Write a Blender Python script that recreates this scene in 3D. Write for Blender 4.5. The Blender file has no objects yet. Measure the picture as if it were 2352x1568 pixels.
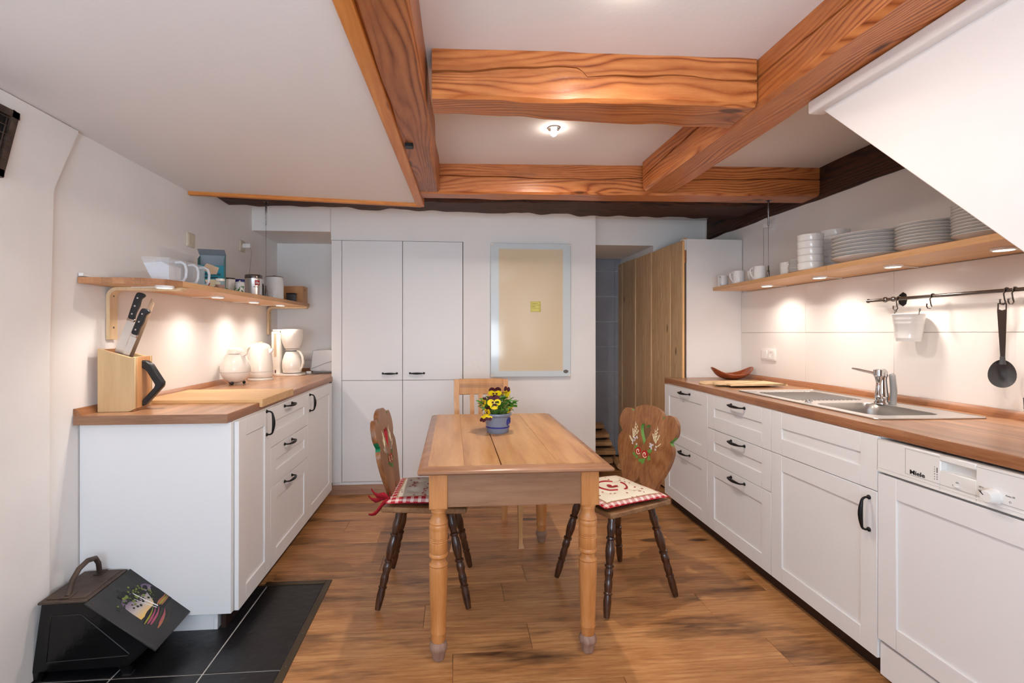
import bpy, bmesh, math, random
from mathutils import Vector, Matrix
R = math.radians
rnd = random.Random(7)
sc = bpy.context.scene
COL = sc.collection

# ------------------------------------------------------------------ camera
cam_d = bpy.data.cameras.new('camera'); cam = bpy.data.objects.new('camera', cam_d); COL.objects.link(cam)
cam.location = (0, 0, 1.25); cam.rotation_euler = (R(90), 0, R(-4.5))
cam_d.sensor_width = 36.0; cam_d.lens = 1110 / 2352 * 36.0
cam_d.shift_x = (1176 - 1127.4) / 2352; cam_d.shift_y = -(784 - 765) / 2352
cam_d.clip_start = 0.02
sc.camera = cam

# ------------------------------------------------------------------ world, exposure, daylight and fill
wd = bpy.data.worlds.new('world'); sc.world = wd; wd.use_nodes = True
wd.node_tree.nodes['Background'].inputs[0].default_value = (0.75, 0.87, 1.0, 1)
wd.node_tree.nodes['Background'].inputs[1].default_value = 1.0
sc.view_settings.view_transform = 'Standard'; sc.view_settings.look = 'None'
sc.view_settings.gamma = 1.0; sc.view_settings.use_curve_mapping = False
sc.view_settings.exposure = 0.08

def area(name, loc, rot, sx, sy, power, color):
    d = bpy.data.lights.new(name, 'AREA'); d.shape = 'RECTANGLE'; d.size = sx; d.size_y = sy
    d.energy = power; d.color = color
    o = bpy.data.objects.new(name, d); o.location = loc; o.rotation_euler = rot; COL.objects.link(o); return o
# daylight entering through the window of the front wall, behind the camera
area('window_daylight', (-0.20, -1.56, 1.25), (R(90), 0, R(0)), 2.2, 1.5, 15, (0.20, 0.55, 1.0))
# added fill tilted upward to brighten the ceilings, not a real source
area('ceiling_fill_light', (-0.20, -1.55, 1.15), (R(148), 0, R(0)), 2.2, 1.2, 88, (0.84, 0.93, 1.0))

def point_lamp(name, loc, power, color, radius):
    d = bpy.data.lights.new(name, 'SPOT'); d.energy = power; d.color = color; d.shadow_soft_size = radius
    d.spot_size = R(177); d.spot_blend = 0.6
    o = bpy.data.objects.new(name, d); o.location = loc; COL.objects.link(o); return o
WARM = (1.0, 0.89, 0.78)
LAMPS = [(0.481, 2.277, 47), (0.50, 1.30, 24)]

# ------------------------------------------------------------------ helpers
def srgb(r, g, b):
    f = lambda c: (c / 255 / 12.92) if c / 255 <= 0.04045 else ((c / 255 + 0.055) / 1.055) ** 2.4
    return (f(r), f(g), f(b), 1.0)

class MB:
    def __init__(s): s.bm = bmesh.new(); s.M = Matrix.Identity(4)
    def _merge(s, b, mi):
        for f in b.faces: f.material_index = mi
        b.transform(s.M)
        me = bpy.data.meshes.new('t'); b.to_mesh(me); s.bm.from_mesh(me); bpy.data.meshes.remove(me); b.free()
    def box(s, x0, x1, y0, y1, z0, z1, bev=0.0, mi=0, seg=1):
        b = bmesh.new()
        bmesh.ops.create_cube(b, size=1)
        for v in b.verts:
            v.co = Vector(((x0 + x1) / 2 + v.co.x * (x1 - x0), (y0 + y1) / 2 + v.co.y * (y1 - y0), (z0 + z1) / 2 + v.co.z * (z1 - z0)))
        if bev > 0: bmesh.ops.bevel(b, geom=list(b.edges), offset=bev, segments=seg, affect='EDGES', profile=0.5)
        s._merge(b, mi); return s
    def prism(s, pts, a, b_, axis='y', bev=0.0, mi=0, holes=()):
        b = bmesh.new()
        def P(p, t):
            if axis == 'y': return Vector((p[0], t, p[1]))
            if axis == 'z': return Vector((p[0], p[1], t))
            return Vector((t, p[0], p[1]))
        if not holes:
            va = [b.verts.new(P(p, a)) for p in pts]; vb = [b.verts.new(P(p, b_)) for p in pts]
            b.faces.new(va); b.faces.new(vb[::-1])
            n = len(pts)
            for i in range(n): b.faces.new((va[(i + 1) % n], va[i], vb[i], vb[(i + 1) % n]))
        else:
            loops = [pts] + list(holes); es = []; al = []
            for L in loops:
                va = [b.verts.new(P(p, a)) for p in L]; al.append(va)
                for i in range(len(va)): es.append(b.edges.new((va[i], va[(i + 1) % len(va)])))
            bmesh.ops.triangle_fill(b, edges=es, use_beauty=True)
            fs = list(b.faces)
            mp = {}
            for L, va in zip(loops, al):
                for p, v in zip(L, va): mp[v] = b.verts.new(P(p, b_))
            for f in fs: b.faces.new([mp[v] for v in reversed(f.verts)])
            for va in al:
                n = len(va)
                for i in range(n):
                    b.faces.new((va[i], va[(i + 1) % n], mp[va[(i + 1) % n]], mp[va[i]]))
        bmesh.ops.recalc_face_normals(b, faces=b.faces)
        if bev > 0:
            sel = [e for e in b.edges if e.calc_face_angle(0) > 0.6]
            bmesh.ops.bevel(b, geom=sel, offset=bev, segments=1, affect='EDGES')
        s._merge(b, mi); return s
    def lathe(s, prof, seg=24, mi=0, sx=1.0, sy=1.0):
        b = bmesh.new(); rings = []
        for r, z in prof:
            if r < 1e-6: rings.append([b.verts.new((0, 0, z))])
            else: rings.append([b.verts.new((r * sx * math.cos(2 * math.pi * i / seg), r * sy * math.sin(2 * math.pi * i / seg), z)) for i in range(seg)])
        for A, B in zip(rings, rings[1:]):
            if len(A) == 1 and len(B) == 1: continue
            for i in range(seg):
                j = (i + 1) % seg
                if len(A) == 1: b.faces.new((A[0], B[j], B[i]))
                elif len(B) == 1: b.faces.new((A[i], A[j], B[0]))
                else: b.faces.new((A[i], A[j], B[j], B[i]))
        bmesh.ops.recalc_face_normals(b, faces=b.faces)
        s._merge(b, mi); return s
    def tube(s, path, r, seg=10, mi=0, closed=False):
        path = [Vector(p) for p in path]; n = len(path)
        rs = r if isinstance(r, (list, tuple)) else [r] * n
        b = bmesh.new(); rings = []; up = None
        for i, p in enumerate(path):
            if closed: d = (path[(i + 1) % n] - path[i - 1])
            else: d = path[min(i + 1, n - 1)] - path[max(i - 1, 0)]
            d.normalize()
            if up is None: up = Vector((0, 0, 1)) if abs(d.z) < 0.9 else Vector((1, 0, 0))
            a = d.cross(up).normalized(); up = a.cross(d).normalized()
            rings.append([b.verts.new(p + rs[i] * (math.cos(2 * math.pi * k / seg) * a + math.sin(2 * math.pi * k / seg) * up)) for k in range(seg)])
        m = n if closed else n - 1
        for i in range(m):
            A, B = rings[i], rings[(i + 1) % n]
            for k in range(seg): b.faces.new((A[k], A[(k + 1) % seg], B[(k + 1) % seg], B[k]))
        if not closed: b.faces.new(rings[0][::-1]); b.faces.new(rings[-1])
        bmesh.ops.recalc_face_normals(b, faces=b.faces)
        s._merge(b, mi); return s
    def loft(s, secs, mi=0):
        b = bmesh.new(); rings = [[b.verts.new(p) for p in S] for S in secs]
        for A, B in zip(rings, rings[1:]):
            n = len(A)
            for i in range(n): b.faces.new((A[i], A[(i + 1) % n], B[(i + 1) % n], B[i]))
        b.faces.new(rings[0][::-1]); b.faces.new(rings[-1])
        bmesh.ops.recalc_face_normals(b, faces=b.faces)
        s._merge(b, mi); return s
    def surf(s, fn, nu, nv, mi=0):
        b = bmesh.new()
        g = [[b.verts.new(fn(i / nu, j / nv)) for j in range(nv + 1)] for i in range(nu + 1)]
        for i in range(nu):
            for j in range(nv): b.faces.new((g[i][j], g[i + 1][j], g[i + 1][j + 1], g[i][j + 1]))
        s._merge(b, mi); return s
    def sphere(s, c, r, seg=16, mi=0, sc_=(1, 1, 1)):
        b = bmesh.new(); bmesh.ops.create_uvsphere(b, u_segments=seg, v_segments=max(6, seg // 2), radius=r)
        for v in b.verts: v.co = Vector((c[0] + v.co.x * sc_[0], c[1] + v.co.y * sc_[1], c[2] + v.co.z * sc_[2]))
        s._merge(b, mi); return s
    def build(s, name, mats, parent=None, ang=40, weld=False):
        me = bpy.data.meshes.new(name)
        if weld: bmesh.ops.remove_doubles(s.bm, verts=s.bm.verts, dist=1e-5)
        s.bm.to_mesh(me); s.bm.free()
        if not isinstance(mats, (list, tuple)): mats = [mats]
        for m in mats: me.materials.append(m)
        me.shade_smooth(); me.set_sharp_from_angle(angle=R(ang))
        o = bpy.data.objects.new(name, me); COL.objects.link(o)
        if parent: o.parent = parent
        return o

def thing(name, label, cat, loc=(0, 0, 0), rz=0.0, group=None, rot=None):
    o = bpy.data.objects.new(name, None); o.empty_display_size = 0.05; COL.objects.link(o)
    o.location = loc; o.rotation_euler = rot if rot else (0, 0, rz)
    o['label'] = label; o['category'] = cat
    if group: o['group'] = group
    return o
def tag(o, label, cat, group=None):
    o['label'] = label; o['category'] = cat
    if group: o['group'] = group
    return o
def struct(o): o['kind'] = 'structure'; return o
def dup(root, loc=None, rz=None, label=None):
    r = root.copy(); COL.objects.link(r)
    if loc is not None: r.location = loc
    if rz is not None: r.rotation_euler = (0, 0, rz)
    if label: r['label'] = label
    for ch in list(root.children):
        c = ch.copy(); COL.objects.link(c); c.parent = r
        for g in ch.children:
            d = g.copy(); COL.objects.link(d); d.parent = c
    return r
def T(x, y, z): return Matrix.Translation((x, y, z))
def RX(a): return Matrix.Rotation(a, 4, 'X')
def RY(a): return Matrix.Rotation(a, 4, 'Y')
def RZ(a): return Matrix.Rotation(a, 4, 'Z')
def smooth_poly(pts, n=6, corners=()):
    """closed Catmull-Rom through pts; indices in corners stay sharp"""
    out = []; N = len(pts)
    for i in range(N):
        p0, p1, p2, p3 = pts[i - 1], pts[i], pts[(i + 1) % N], pts[(i + 2) % N]
        if i in corners: p0 = p1
        if (i + 1) % N in corners: p3 = p2
        for k in range(n):
            t = k / n
            q = []
            for a in (0, 1):
                q.append(0.5 * (2 * p1[a] + (p2[a] - p0[a]) * t + (2 * p0[a] - 5 * p1[a] + 4 * p2[a] - p3[a]) * t * t + (3 * p1[a] - p0[a] - 3 * p2[a] + p3[a]) * t ** 3))
            out.append(tuple(q))
    return out
def text_mesh(txt, size, mat, parent, M, name='lettering', ext=0.0004, offset=0.0, align='CENTER', shear=0.0, sx=1.0):
    cu = bpy.data.curves.new('txt', 'FONT'); cu.body = txt; cu.size = size; cu.extrude = ext; cu.align_x = align; cu.align_y = 'CENTER'
    cu.offset = offset; cu.shear = shear; cu.resolution_u = 3
    to = bpy.data.objects.new('txt', cu); COL.objects.link(to)
    bpy.context.view_layer.update()
    dg = bpy.context.evaluated_depsgraph_get()
    me = bpy.data.meshes.new_from_object(to.evaluated_get(dg)); bpy.data.objects.remove(to)
    me.transform(M @ Matrix.Diagonal((sx, 1, 1, 1))); me.materials.clear(); me.materials.append(mat); me.name = name
    o = bpy.data.objects.new(name, me); COL.objects.link(o)
    if parent: o.parent = parent
    return o
FR = RX(R(90))            # text plane xy -> xz, facing -y

# ------------------------------------------------------------------ materials
def newmat(name):
    m = bpy.data.materials.new(name); m.use_nodes = True; nt = m.node_tree
    return m, nt, nt.nodes['Principled BSDF']
def N(nt, t, **kw):
    n = nt.nodes.new(t)
    for k, v in kw.items(): setattr(n, k, v)
    return n
def plain(name, col, rough=0.5, metal=0.0, bump=0.0, bscale=60.0, mottle=0.0, spec=0.5, coat=0.0, trans=0.0, ior=1.45, mscale=6.0):
    m, nt, p = newmat(name)
    p.inputs['Base Color'].default_value = col; p.inputs['Roughness'].default_value = rough; p.inputs['Metallic'].default_value = metal
    p.inputs['Specular IOR Level'].default_value = spec; p.inputs['Coat Weight'].default_value = coat
    p.inputs['Transmission Weight'].default_value = trans; p.inputs['IOR'].default_value = ior
    if bump or mottle:
        tc = N(nt, 'ShaderNodeTexCoord')
    if mottle:
        n = N(nt, 'ShaderNodeTexNoise'); n.inputs['Scale'].default_value = mscale; n.inputs['Detail'].default_value = 4
        nt.links.new(tc.outputs['Object'], n.inputs['Vector'])
        r = N(nt, 'ShaderNodeValToRGB')
        r.color_ramp.elements[0].position = 0.3; r.color_ramp.elements[1].position = 0.7
        r.color_ramp.elements[0].color = tuple(c * (1 - mottle) for c in col[:3]) + (1,)
        r.color_ramp.elements[1].color = tuple(min(1, c * (1 + mottle * 0.5)) for c in col[:3]) + (1,)
        nt.links.new(n.outputs['Fac'], r.inputs['Fac']); nt.links.new(r.outputs['Color'], p.inputs['Base Color'])
    if bump:
        n = N(nt, 'ShaderNodeTexNoise'); n.inputs['Scale'].default_value = bscale; n.inputs['Detail'].default_value = 5
        nt.links.new(tc.outputs['Object'], n.inputs['Vector'])
        b = N(nt, 'ShaderNodeBump'); b.inputs['Strength'].default_value = bump; b.inputs['Distance'].default_value = 0.01
        nt.links.new(n.outputs['Fac'], b.inputs['Height']); nt.links.new(b.outputs['Normal'], p.inputs['Normal'])
    return m
def emis(name, col, strength):
    m, nt, p = newmat(name)
    p.inputs['Base Color'].default_value = col; p.inputs['Emission Color'].default_value = col; p.inputs['Emission Strength'].default_value = strength
    return m
def mathn(nt, op, a, b=None, c=None):
    n = N(nt, 'ShaderNodeMath', operation=op)
    for i, v in enumerate((a, b, c)):
        if v is None: continue
        if isinstance(v, (int, float)): n.inputs[i].default_value = v
        else: nt.links.new(v, n.inputs[i])
    return n.outputs[0]
def wood(name, dark, mid, light, axis='x', stretch=10.0, scale=2.0, rings=4.0, ringmix=0.10, rough=0.45, bump=0.25, knots=0.0, var=0.0, fine=0.35,
         brick=None, coat=0.0, blot=0.0, spec=0.5, kscale=1.4, lines=24.0):
    """grain along axis; rings = contour lines of a stretched noise; knots pull the rings round them"""
    m, nt, p = newmat(name); L = nt.links.new
    tc = N(nt, 'ShaderNodeTexCoord'); vec = tc.outputs['Object']
    oi = N(nt, 'ShaderNodeObjectInfo')
    off = N(nt, 'ShaderNodeVectorMath', operation='SCALE'); off.inputs[0].default_value = (13.7, 7.3, 5.1); L(oi.outputs['Random'], off.inputs['Scale'])
    add = N(nt, 'ShaderNodeVectorMath', operation='ADD'); L(vec, add.inputs[0]); L(off.outputs[0], add.inputs[1])
    mp = N(nt, 'ShaderNodeMapping'); L(add.outputs[0], mp.inputs['Vector'])
    s = [stretch] * 3; s['xyz'.index(axis)] = 1.0; mp.inputs['Scale'].default_value = s
    n1 = N(nt, 'ShaderNodeTexNoise'); n1.inputs['Scale'].default_value = scale * 0.35; n1.inputs['Detail'].default_value = 2; n1.inputs['Roughness'].default_value = 0.45
    L(mp.outputs[0], n1.inputs['Vector'])
    field = mathn(nt, 'MULTIPLY', n1.outputs['Fac'], rings * 1.6)
    sx_ = N(nt, 'ShaderNodeSeparateXYZ'); L(add.outputs[0], sx_.inputs[0]); ot = [i for i in range(3) if i != 'xyz'.index(axis)]
    field = mathn(nt, 'ADD', field, mathn(nt, 'ADD', mathn(nt, 'MULTIPLY', sx_.outputs[ot[0]], lines), mathn(nt, 'MULTIPLY', sx_.outputs[ot[1]], lines * 0.8)))
    kd = None
    if knots > 0:
        mk = N(nt, 'ShaderNodeMapping'); L(add.outputs[0], mk.inputs['Vector'])
        s2 = [3.0] * 3; s2['xyz'.index(axis)] = 1.0; mk.inputs['Scale'].default_value = s2
        v = N(nt, 'ShaderNodeTexVoronoi'); v.inputs['Scale'].default_value = kscale; L(mk.outputs[0], v.inputs['Vector'])
        kd = v.outputs['Distance']
        pull = mathn(nt, 'MULTIPLY', mathn(nt, 'POWER', mathn(nt, 'MAXIMUM', mathn(nt, 'SUBTRACT', 1.0, mathn(nt, 'MULTIPLY', kd, 2.6)), 0.0), 2.0), knots * 3)
        field = mathn(nt, 'ADD', field, pull)
    ring = mathn(nt, 'PINGPONG', field, 0.5); ring = mathn(nt, 'SUBTRACT', 1.0, mathn(nt, 'POWER', mathn(nt, 'SUBTRACT', 1.0, mathn(nt, 'MULTIPLY', ring, 2.0)), 2.2))
    n2 = N(nt, 'ShaderNodeTexNoise'); n2.inputs['Scale'].default_value = scale * 6; n2.inputs['Detail'].default_value = 6; n2.inputs['Roughness'].default_value = 0.65
    L(mp.outputs[0], n2.inputs['Vector'])
    n3 = N(nt, 'ShaderNodeTexNoise'); n3.inputs['Scale'].default_value = scale; n3.inputs['Detail'].default_value = 3
    L(mp.outputs[0], n3.inputs['Vector'])
    fade = mathn(nt, 'MINIMUM', mathn(nt, 'MAXIMUM', mathn(nt, 'MULTIPLY', mathn(nt, 'SUBTRACT', n3.outputs['Fac'], 0.34), 4.0), 0.15), 1.0)
    ring = mathn(nt, 'SUBTRACT', 1.0, mathn(nt, 'MULTIPLY', mathn(nt, 'SUBTRACT', 1.0, ring), fade))
    v1 = mathn(nt, 'MULTIPLY', ring, ringmix)
    v2 = mathn(nt, 'MULTIPLY', n2.outputs['Fac'], fine)
    v3 = mathn(nt, 'MULTIPLY', n3.outputs['Fac'], max(0.0, 1 - ringmix - fine))
    tot = mathn(nt, 'ADD', mathn(nt, 'ADD', v1, v2), v3)
    rp = N(nt, 'ShaderNodeValToRGB'); e = rp.color_ramp.elements
    e[0].position = 0.26 + 0.10 * ringmix; e[0].color = dark; e[1].position = 0.66 + 0.22 * ringmix; e[1].color = light
    k = rp.color_ramp.elements.new(0.46 + 0.16 * ringmix); k.color = mid
    L(tot, rp.inputs['Fac']); colr = rp.outputs['Color']
    def mix(fac, a, b, mode='MIX'):
        n = N(nt, 'ShaderNodeMix', data_type='RGBA', blend_type=mode)
        if isinstance(fac, (int, float)): n.inputs[0].default_value = fac
        else: L(fac, n.inputs[0])
        for i, x in ((6, a), (7, b)):
            if isinstance(x, tuple): n.inputs[i].default_value = x
            else: L(x, n.inputs[i])
        return n.outputs[2]
    if kd is not None:
        kf = mathn(nt, 'SUBTRACT', 1.0, mathn(nt, 'MULTIPLY', kd, 12.0)); kf = mathn(nt, 'MAXIMUM', kf, 0.0); kf = mathn(nt, 'MINIMUM', mathn(nt, 'MULTIPLY', kf, 2.5), 0.85)
        colr = mix(kf, colr, tuple(c * 0.45 for c in dark[:3]) + (1,))
    if blot > 0:
        nb = N(nt, 'ShaderNodeTexNoise'); nb.inputs['Scale'].default_value = 1.0; nb.inputs['Detail'].default_value = 4; nb.inputs['Roughness'].default_value = 0.7
        mb = N(nt, 'ShaderNodeMapping'); s3 = [6.0] * 3; s3['xyz'.index(axis)] = 1.3; mb.inputs['Scale'].default_value = s3; L(add.outputs[0], mb.inputs['Vector']); L(mb.outputs[0], nb.inputs['Vector'])
        rb = N(nt, 'ShaderNodeValToRGB'); rb.color_ramp.elements[0].position = 0.52; rb.color_ramp.elements[1].position = 0.72
        rb.color_ramp.elements[0].color = (0, 0, 0, 1); rb.color_ramp.elements[1].color = (blot, blot, blot, 1); L(nb.outputs['Fac'], rb.inputs['Fac'])
        colr = mix(rb.outputs['Color'], colr, tuple(c * 0.5 for c in dark[:3]) + (1,))
    if var > 0:
        hsv = N(nt, 'ShaderNodeHueSaturation'); val = mathn(nt, 'ADD', mathn(nt, 'MULTIPLY', mathn(nt, 'FRACT', mathn(nt, 'MULTIPLY', oi.outputs['Random'], 17.0)), var * 2), 1 - var)
        L(val, hsv.inputs['Value']); L(colr, hsv.inputs['Color']); colr = hsv.outputs['Color']
    if brick:      # (along axis, across axis, stave length, stave width, contrast)
        sep = N(nt, 'ShaderNodeSeparateXYZ'); L(vec, sep.inputs[0]); cb = N(nt, 'ShaderNodeCombineXYZ')
        L(sep.outputs['xyz'.index(brick[0])], cb.inputs[0]); L(sep.outputs['xyz'.index(brick[1])], cb.inputs[1])
        bt = N(nt, 'ShaderNodeTexBrick'); L(cb.outputs[0], bt.inputs['Vector']); bt.offset = 0.37; bt.squash = 1.0
        bt.inputs['Scale'].default_value = 1.0; bt.inputs['Brick Width'].default_value = brick[2]; bt.inputs['Row Height'].default_value = brick[3]
        bt.inputs['Mortar Size'].default_value = 0.0003; bt.inputs['Mortar Smooth'].default_value = 0.5
        c = brick[4]
        bt.inputs['Color1'].default_value = (1 - c, 1 - c * 1.05, 1 - c * 1.1, 1); bt.inputs['Color2'].default_value = (1 + c, 1 + c, 1 + c, 1); bt.inputs['Mortar'].default_value = (0.86, 0.84, 0.82, 1)
        colr = mix(1.0, colr, bt.outputs['Color'], 'MULTIPLY')
    L(colr, p.inputs['Base Color'])
    p.inputs['Roughness'].default_value = rough; p.inputs['Coat Weight'].default_value = coat; p.inputs['Specular IOR Level'].default_value = spec
    if bump:
        b = N(nt, 'ShaderNodeBump'); b.inputs['Strength'].default_value = bump; b.inputs['Distance'].default_value = 0.004
        L(tot, b.inputs['Height']); L(b.outputs['Normal'], p.inputs['Normal'])
    return m

M = {}
M['wall'] = plain('wall_plaster', srgb(243, 238, 234), 0.9, bump=0.15, bscale=22, mottle=0.03, mscale=2.5, spec=0.2)
M['wall_rough'] = plain('wall_plaster_rough', srgb(240, 234, 229), 0.92, bump=0.3, bscale=9, mottle=0.05, mscale=3.5, spec=0.2)
M['ceil'] = plain('ceiling_paint', srgb(238, 231, 228), 0.92, bump=0.06, bscale=60, mottle=0.02, mscale=2, spec=0.2)
M['white'] = plain('cabinet_white', srgb(236, 234, 233), 0.42, spec=0.4)
M['white_gl'] = plain('white_gloss', srgb(236, 234, 231), 0.22)
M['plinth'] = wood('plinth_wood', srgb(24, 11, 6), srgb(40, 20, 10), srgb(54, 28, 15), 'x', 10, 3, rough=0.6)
M['skirt'] = wood('skirting_wood', srgb(132, 96, 74), srgb(160, 122, 98), srgb(184, 146, 120), 'x', 14, 3, ringmix=0.1, rough=0.5)
M['floor'] = wood('oak_plank', srgb(92, 54, 30), srgb(174, 118, 70), srgb(210, 156, 102), 'x', 10, 1.8, rings=4, ringmix=0.10, fine=0.44, rough=0.38, bump=0.25, knots=0.6, var=0.15, blot=0.95, kscale=0.9, lines=40)
M['floor_sub'] = plain('subfloor', srgb(70, 42, 26), 0.8)
M['slate'] = plain('black_tile', srgb(27, 26, 28), 0.30, bump=0.25, bscale=26, mottle=0.35, mscale=7)
M['grout'] = plain('grey_grout', srgb(196, 192, 188), 0.9)
M['brass'] = plain('dark_bronze_strip', srgb(94, 80, 62), 0.38, metal=0.7)
M['beam'] = wood('orange_pine_beam', srgb(100, 40, 17), srgb(170, 92, 44), srgb(208, 132, 74), 'x', 7, 1.6, rings=14, ringmix=0.34, fine=0.34, rough=0.36, bump=0.5, knots=0.9, blot=0.5, kscale=1.5, lines=70)
M['beam_y'] = wood('orange_pine_beam_deep', srgb(100, 40, 17), srgb(170, 92, 44), srgb(208, 132, 74), 'y', 7, 1.6, rings=14, ringmix=0.34, fine=0.34, rough=0.36, bump=0.5, knots=0.9, blot=0.5, kscale=1.5, lines=70)
M['beam_dk'] = wood('brown_old_beam', srgb(84, 38, 17), srgb(148, 82, 42), srgb(184, 116, 68), 'y', 6, 1.5, rings=14, ringmix=0.32, fine=0.36, rough=0.42, bump=0.7, knots=0.8, blot=0.5, lines=60)
M['black_beam'] = wood('blackened_beam', srgb(20, 10, 7), srgb(44, 23, 14), srgb(88, 46, 26), 'x', 7, 2.2, rings=8, ringmix=0.3, fine=0.45, rough=0.7, bump=1.0)
M['black_beam_y'] = wood('blackened_beam_deep', srgb(20, 10, 7), srgb(44, 23, 14), srgb(84, 44, 25), 'y', 7, 2.2, rings=8, ringmix=0.3, fine=0.45, rough=0.7, bump=1.0)
M['trimw'] = wood('pine_trim', srgb(168, 88, 26), srgb(205, 124, 50), srgb(226, 150, 76), 'y', 16, 2, rough=0.4, knots=0.4)
M['trimx'] = wood('pine_trim_cross', srgb(168, 88, 26), srgb(205, 124, 50), srgb(226, 150, 76), 'x', 16, 2, rough=0.4, knots=0.4)
M['worktop'] = wood('walnut_worktop', srgb(124, 84, 58), srgb(164, 118, 86), srgb(188, 144, 110), 'y', 16, 2.2, ringmix=0.12, fine=0.42, rough=0.28, bump=0.04, brick=('y', 'x', 0.42, 0.040, 0.20), lines=40)
M['wt_edge'] = wood('walnut_edge', srgb(108, 66, 40), srgb(152, 98, 64), srgb(178, 124, 86), 'y', 14, 2.2, ringmix=0.15, fine=0.42, rough=0.33, bump=0.05, brick=('y', 'z', 0.42, 1.0, 0.12), lines=40)
M['wt_endx'] = wood('walnut_end_edge', srgb(104, 70, 50), srgb(144, 102, 76), srgb(172, 130, 100), 'x', 14, 2.2, ringmix=0.15, fine=0.42, rough=0.4, bump=0.05, lines=40)
M['shelfw'] = wood('beech_shelf', srgb(192, 138, 88), srgb(212, 162, 112), srgb(224, 178, 130), 'y', 14, 2, ringmix=0.1, fine=0.4, rough=0.45, bump=0.05, brick=('y', 'x', 0.5, 0.042, 0.05), lines=30)
M['shelfend'] = wood('beech_shelf_end', srgb(124, 76, 46), srgb(170, 114, 78), srgb(196, 144, 102), 'y', 6, 3, ringmix=0.1, fine=0.4, rough=0.5, bump=0.05, brick=('z', 'x', 1.0, 0.042, 0.25), lines=8)
M['plywood'] = wood('birch_bracket', srgb(200, 164, 122), srgb(220, 188, 146), srgb(232, 202, 162), 'z', 10, 3, ringmix=0.05, rough=0.5, bump=0.03, lines=20)
M['bamboo'] = wood('light_board', srgb(212, 172, 120), srgb(228, 192, 144), srgb(238, 206, 162), 'y', 18, 2, ringmix=0.1, rough=0.5, bump=0.03, lines=30)
M['bigboard'] = wood('oak_board', srgb(192, 146, 92), srgb(212, 166, 112), srgb(222, 180, 128), 'x', 16, 2, ringmix=0.03, rough=0.5, bump=0.02, lines=20)
M['block'] = wood('beech_block', srgb(188, 150, 104), srgb(204, 168, 122), srgb(214, 180, 134), 'z', 12, 2, ringmix=0.03, rough=0.45, bump=0.03, lines=20)
M['block_end'] = wood('beech_block_side', srgb(178, 120, 72), srgb(198, 140, 90), srgb(210, 156, 106), 'z', 12, 2, ringmix=0.03, rough=0.42, bump=0.03, lines=20)
M['table'] = wood('cherry_tabletop', srgb(146, 94, 54), srgb(188, 136, 86), srgb(210, 162, 110), 'y', 9, 1.5, rings=3, ringmix=0.04, fine=0.24, rough=0.32, bump=0.03, var=0.06, blot=0.25, lines=20)
M['table_edge'] = wood('table_moulding', srgb(112, 76, 54), srgb(152, 108, 80), srgb(178, 134, 104), 'x', 12, 2, ringmix=0.05, rough=0.3, bump=0.04, lines=10)
M['table_apron'] = wood('table_apron', srgb(104, 68, 46), srgb(142, 100, 70), srgb(168, 126, 94), 'x', 10, 1.3, rings=4, ringmix=0.10, fine=0.35, rough=0.45, bump=0.06, lines=14)
M['table_leg'] = wood('table_leg', srgb(158, 92, 42), srgb(194, 128, 70), srgb(214, 152, 96), 'z', 12, 2, ringmix=0.05, rough=0.35, bump=0.05, var=0.04, blot=0.2, lines=12)
M['leg_worn'] = wood('worn_foot', srgb(110, 78, 62), srgb(146, 112, 94), srgb(170, 138, 120), 'z', 10, 3, ringmix=0.2, rough=0.6)
M['chair_dk'] = wood('dark_chair_leg', srgb(28, 14, 8), srgb(58, 30, 16), srgb(84, 48, 26), 'z', 12, 3, ringmix=0.25, rough=0.25, coat=0.3)
M['chair_bk'] = wood('brown_chair_back', srgb(78, 44, 22), srgb(128, 80, 46), srgb(160, 110, 70), 'z', 7, 2.6, rings=7, ringmix=0.12, fine=0.5, rough=0.36, coat=0.15, blot=0.3, lines=22)
M['chair_seat'] = wood('worn_seat', srgb(88, 54, 30), srgb(128, 88, 54), srgb(160, 122, 84), 'x', 8, 2, ringmix=0.06, rough=0.4, lines=12)
M['beech'] = wood('beech_chair', srgb(180, 120, 66), srgb(202, 144, 88), srgb(214, 162, 106), 'z', 12, 2, ringmix=0.05, rough=0.4, bump=0.03, lines=20)
M['plank'] = wood('pine_door_board', srgb(150, 112, 74), srgb(206, 166, 122), srgb(232, 200, 158), 'z', 10, 1.4, rings=5, ringmix=0.16, fine=0.4, rough=0.6, bump=0.12, knots=0.7, var=0.13, kscale=2.2, lines=30)
M['pine_edge'] = wood('fresh_pine_edge', srgb(214, 156, 92), srgb(230, 176, 112), srgb(240, 192, 132), 'z', 12, 2, rough=0.5)
M['log'] = wood('split_log', srgb(126, 84, 50), srgb(176, 132, 88), srgb(204, 164, 118), 'x', 6, 3, rough=0.8, bump=0.5, var=0.15)
M['bark'] = plain('bark', srgb(66, 44, 30), 0.95, bump=1.0, bscale=40, mottle=0.4, mscale=20)
M['tile_w'] = plain('white_wall_tile', srgb(240, 234, 229), 0.16, spec=0.5)
M['tile_g'] = plain('grey_wall_tile', srgb(150, 150, 156), 0.35, mottle=0.08, mscale=9)
M['grout_w'] = plain('pale_grout', srgb(222, 212, 203), 0.9)
M['black'] = plain('black_iron', srgb(24, 23, 24), 0.42, metal=0.4, bump=0.1, bscale=90)
M['dark'] = plain('painted_gap_shade', srgb(14, 10, 8), 0.9)  # near-black colour standing in for shade inside gaps and holes
M['steel'] = plain('brushed_steel', srgb(222, 220, 218), 0.32, metal=1.0, bump=0.02, bscale=200)
M['steel_dk'] = plain('sink_bowl_steel', srgb(186, 182, 178), 0.36, metal=1.0)
M['chrome'] = plain('chrome', srgb(214, 214, 216), 0.07, metal=1.0)
M['nickel'] = plain('dark_nickel', srgb(120, 114, 112), 0.24, metal=1.0)
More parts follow.
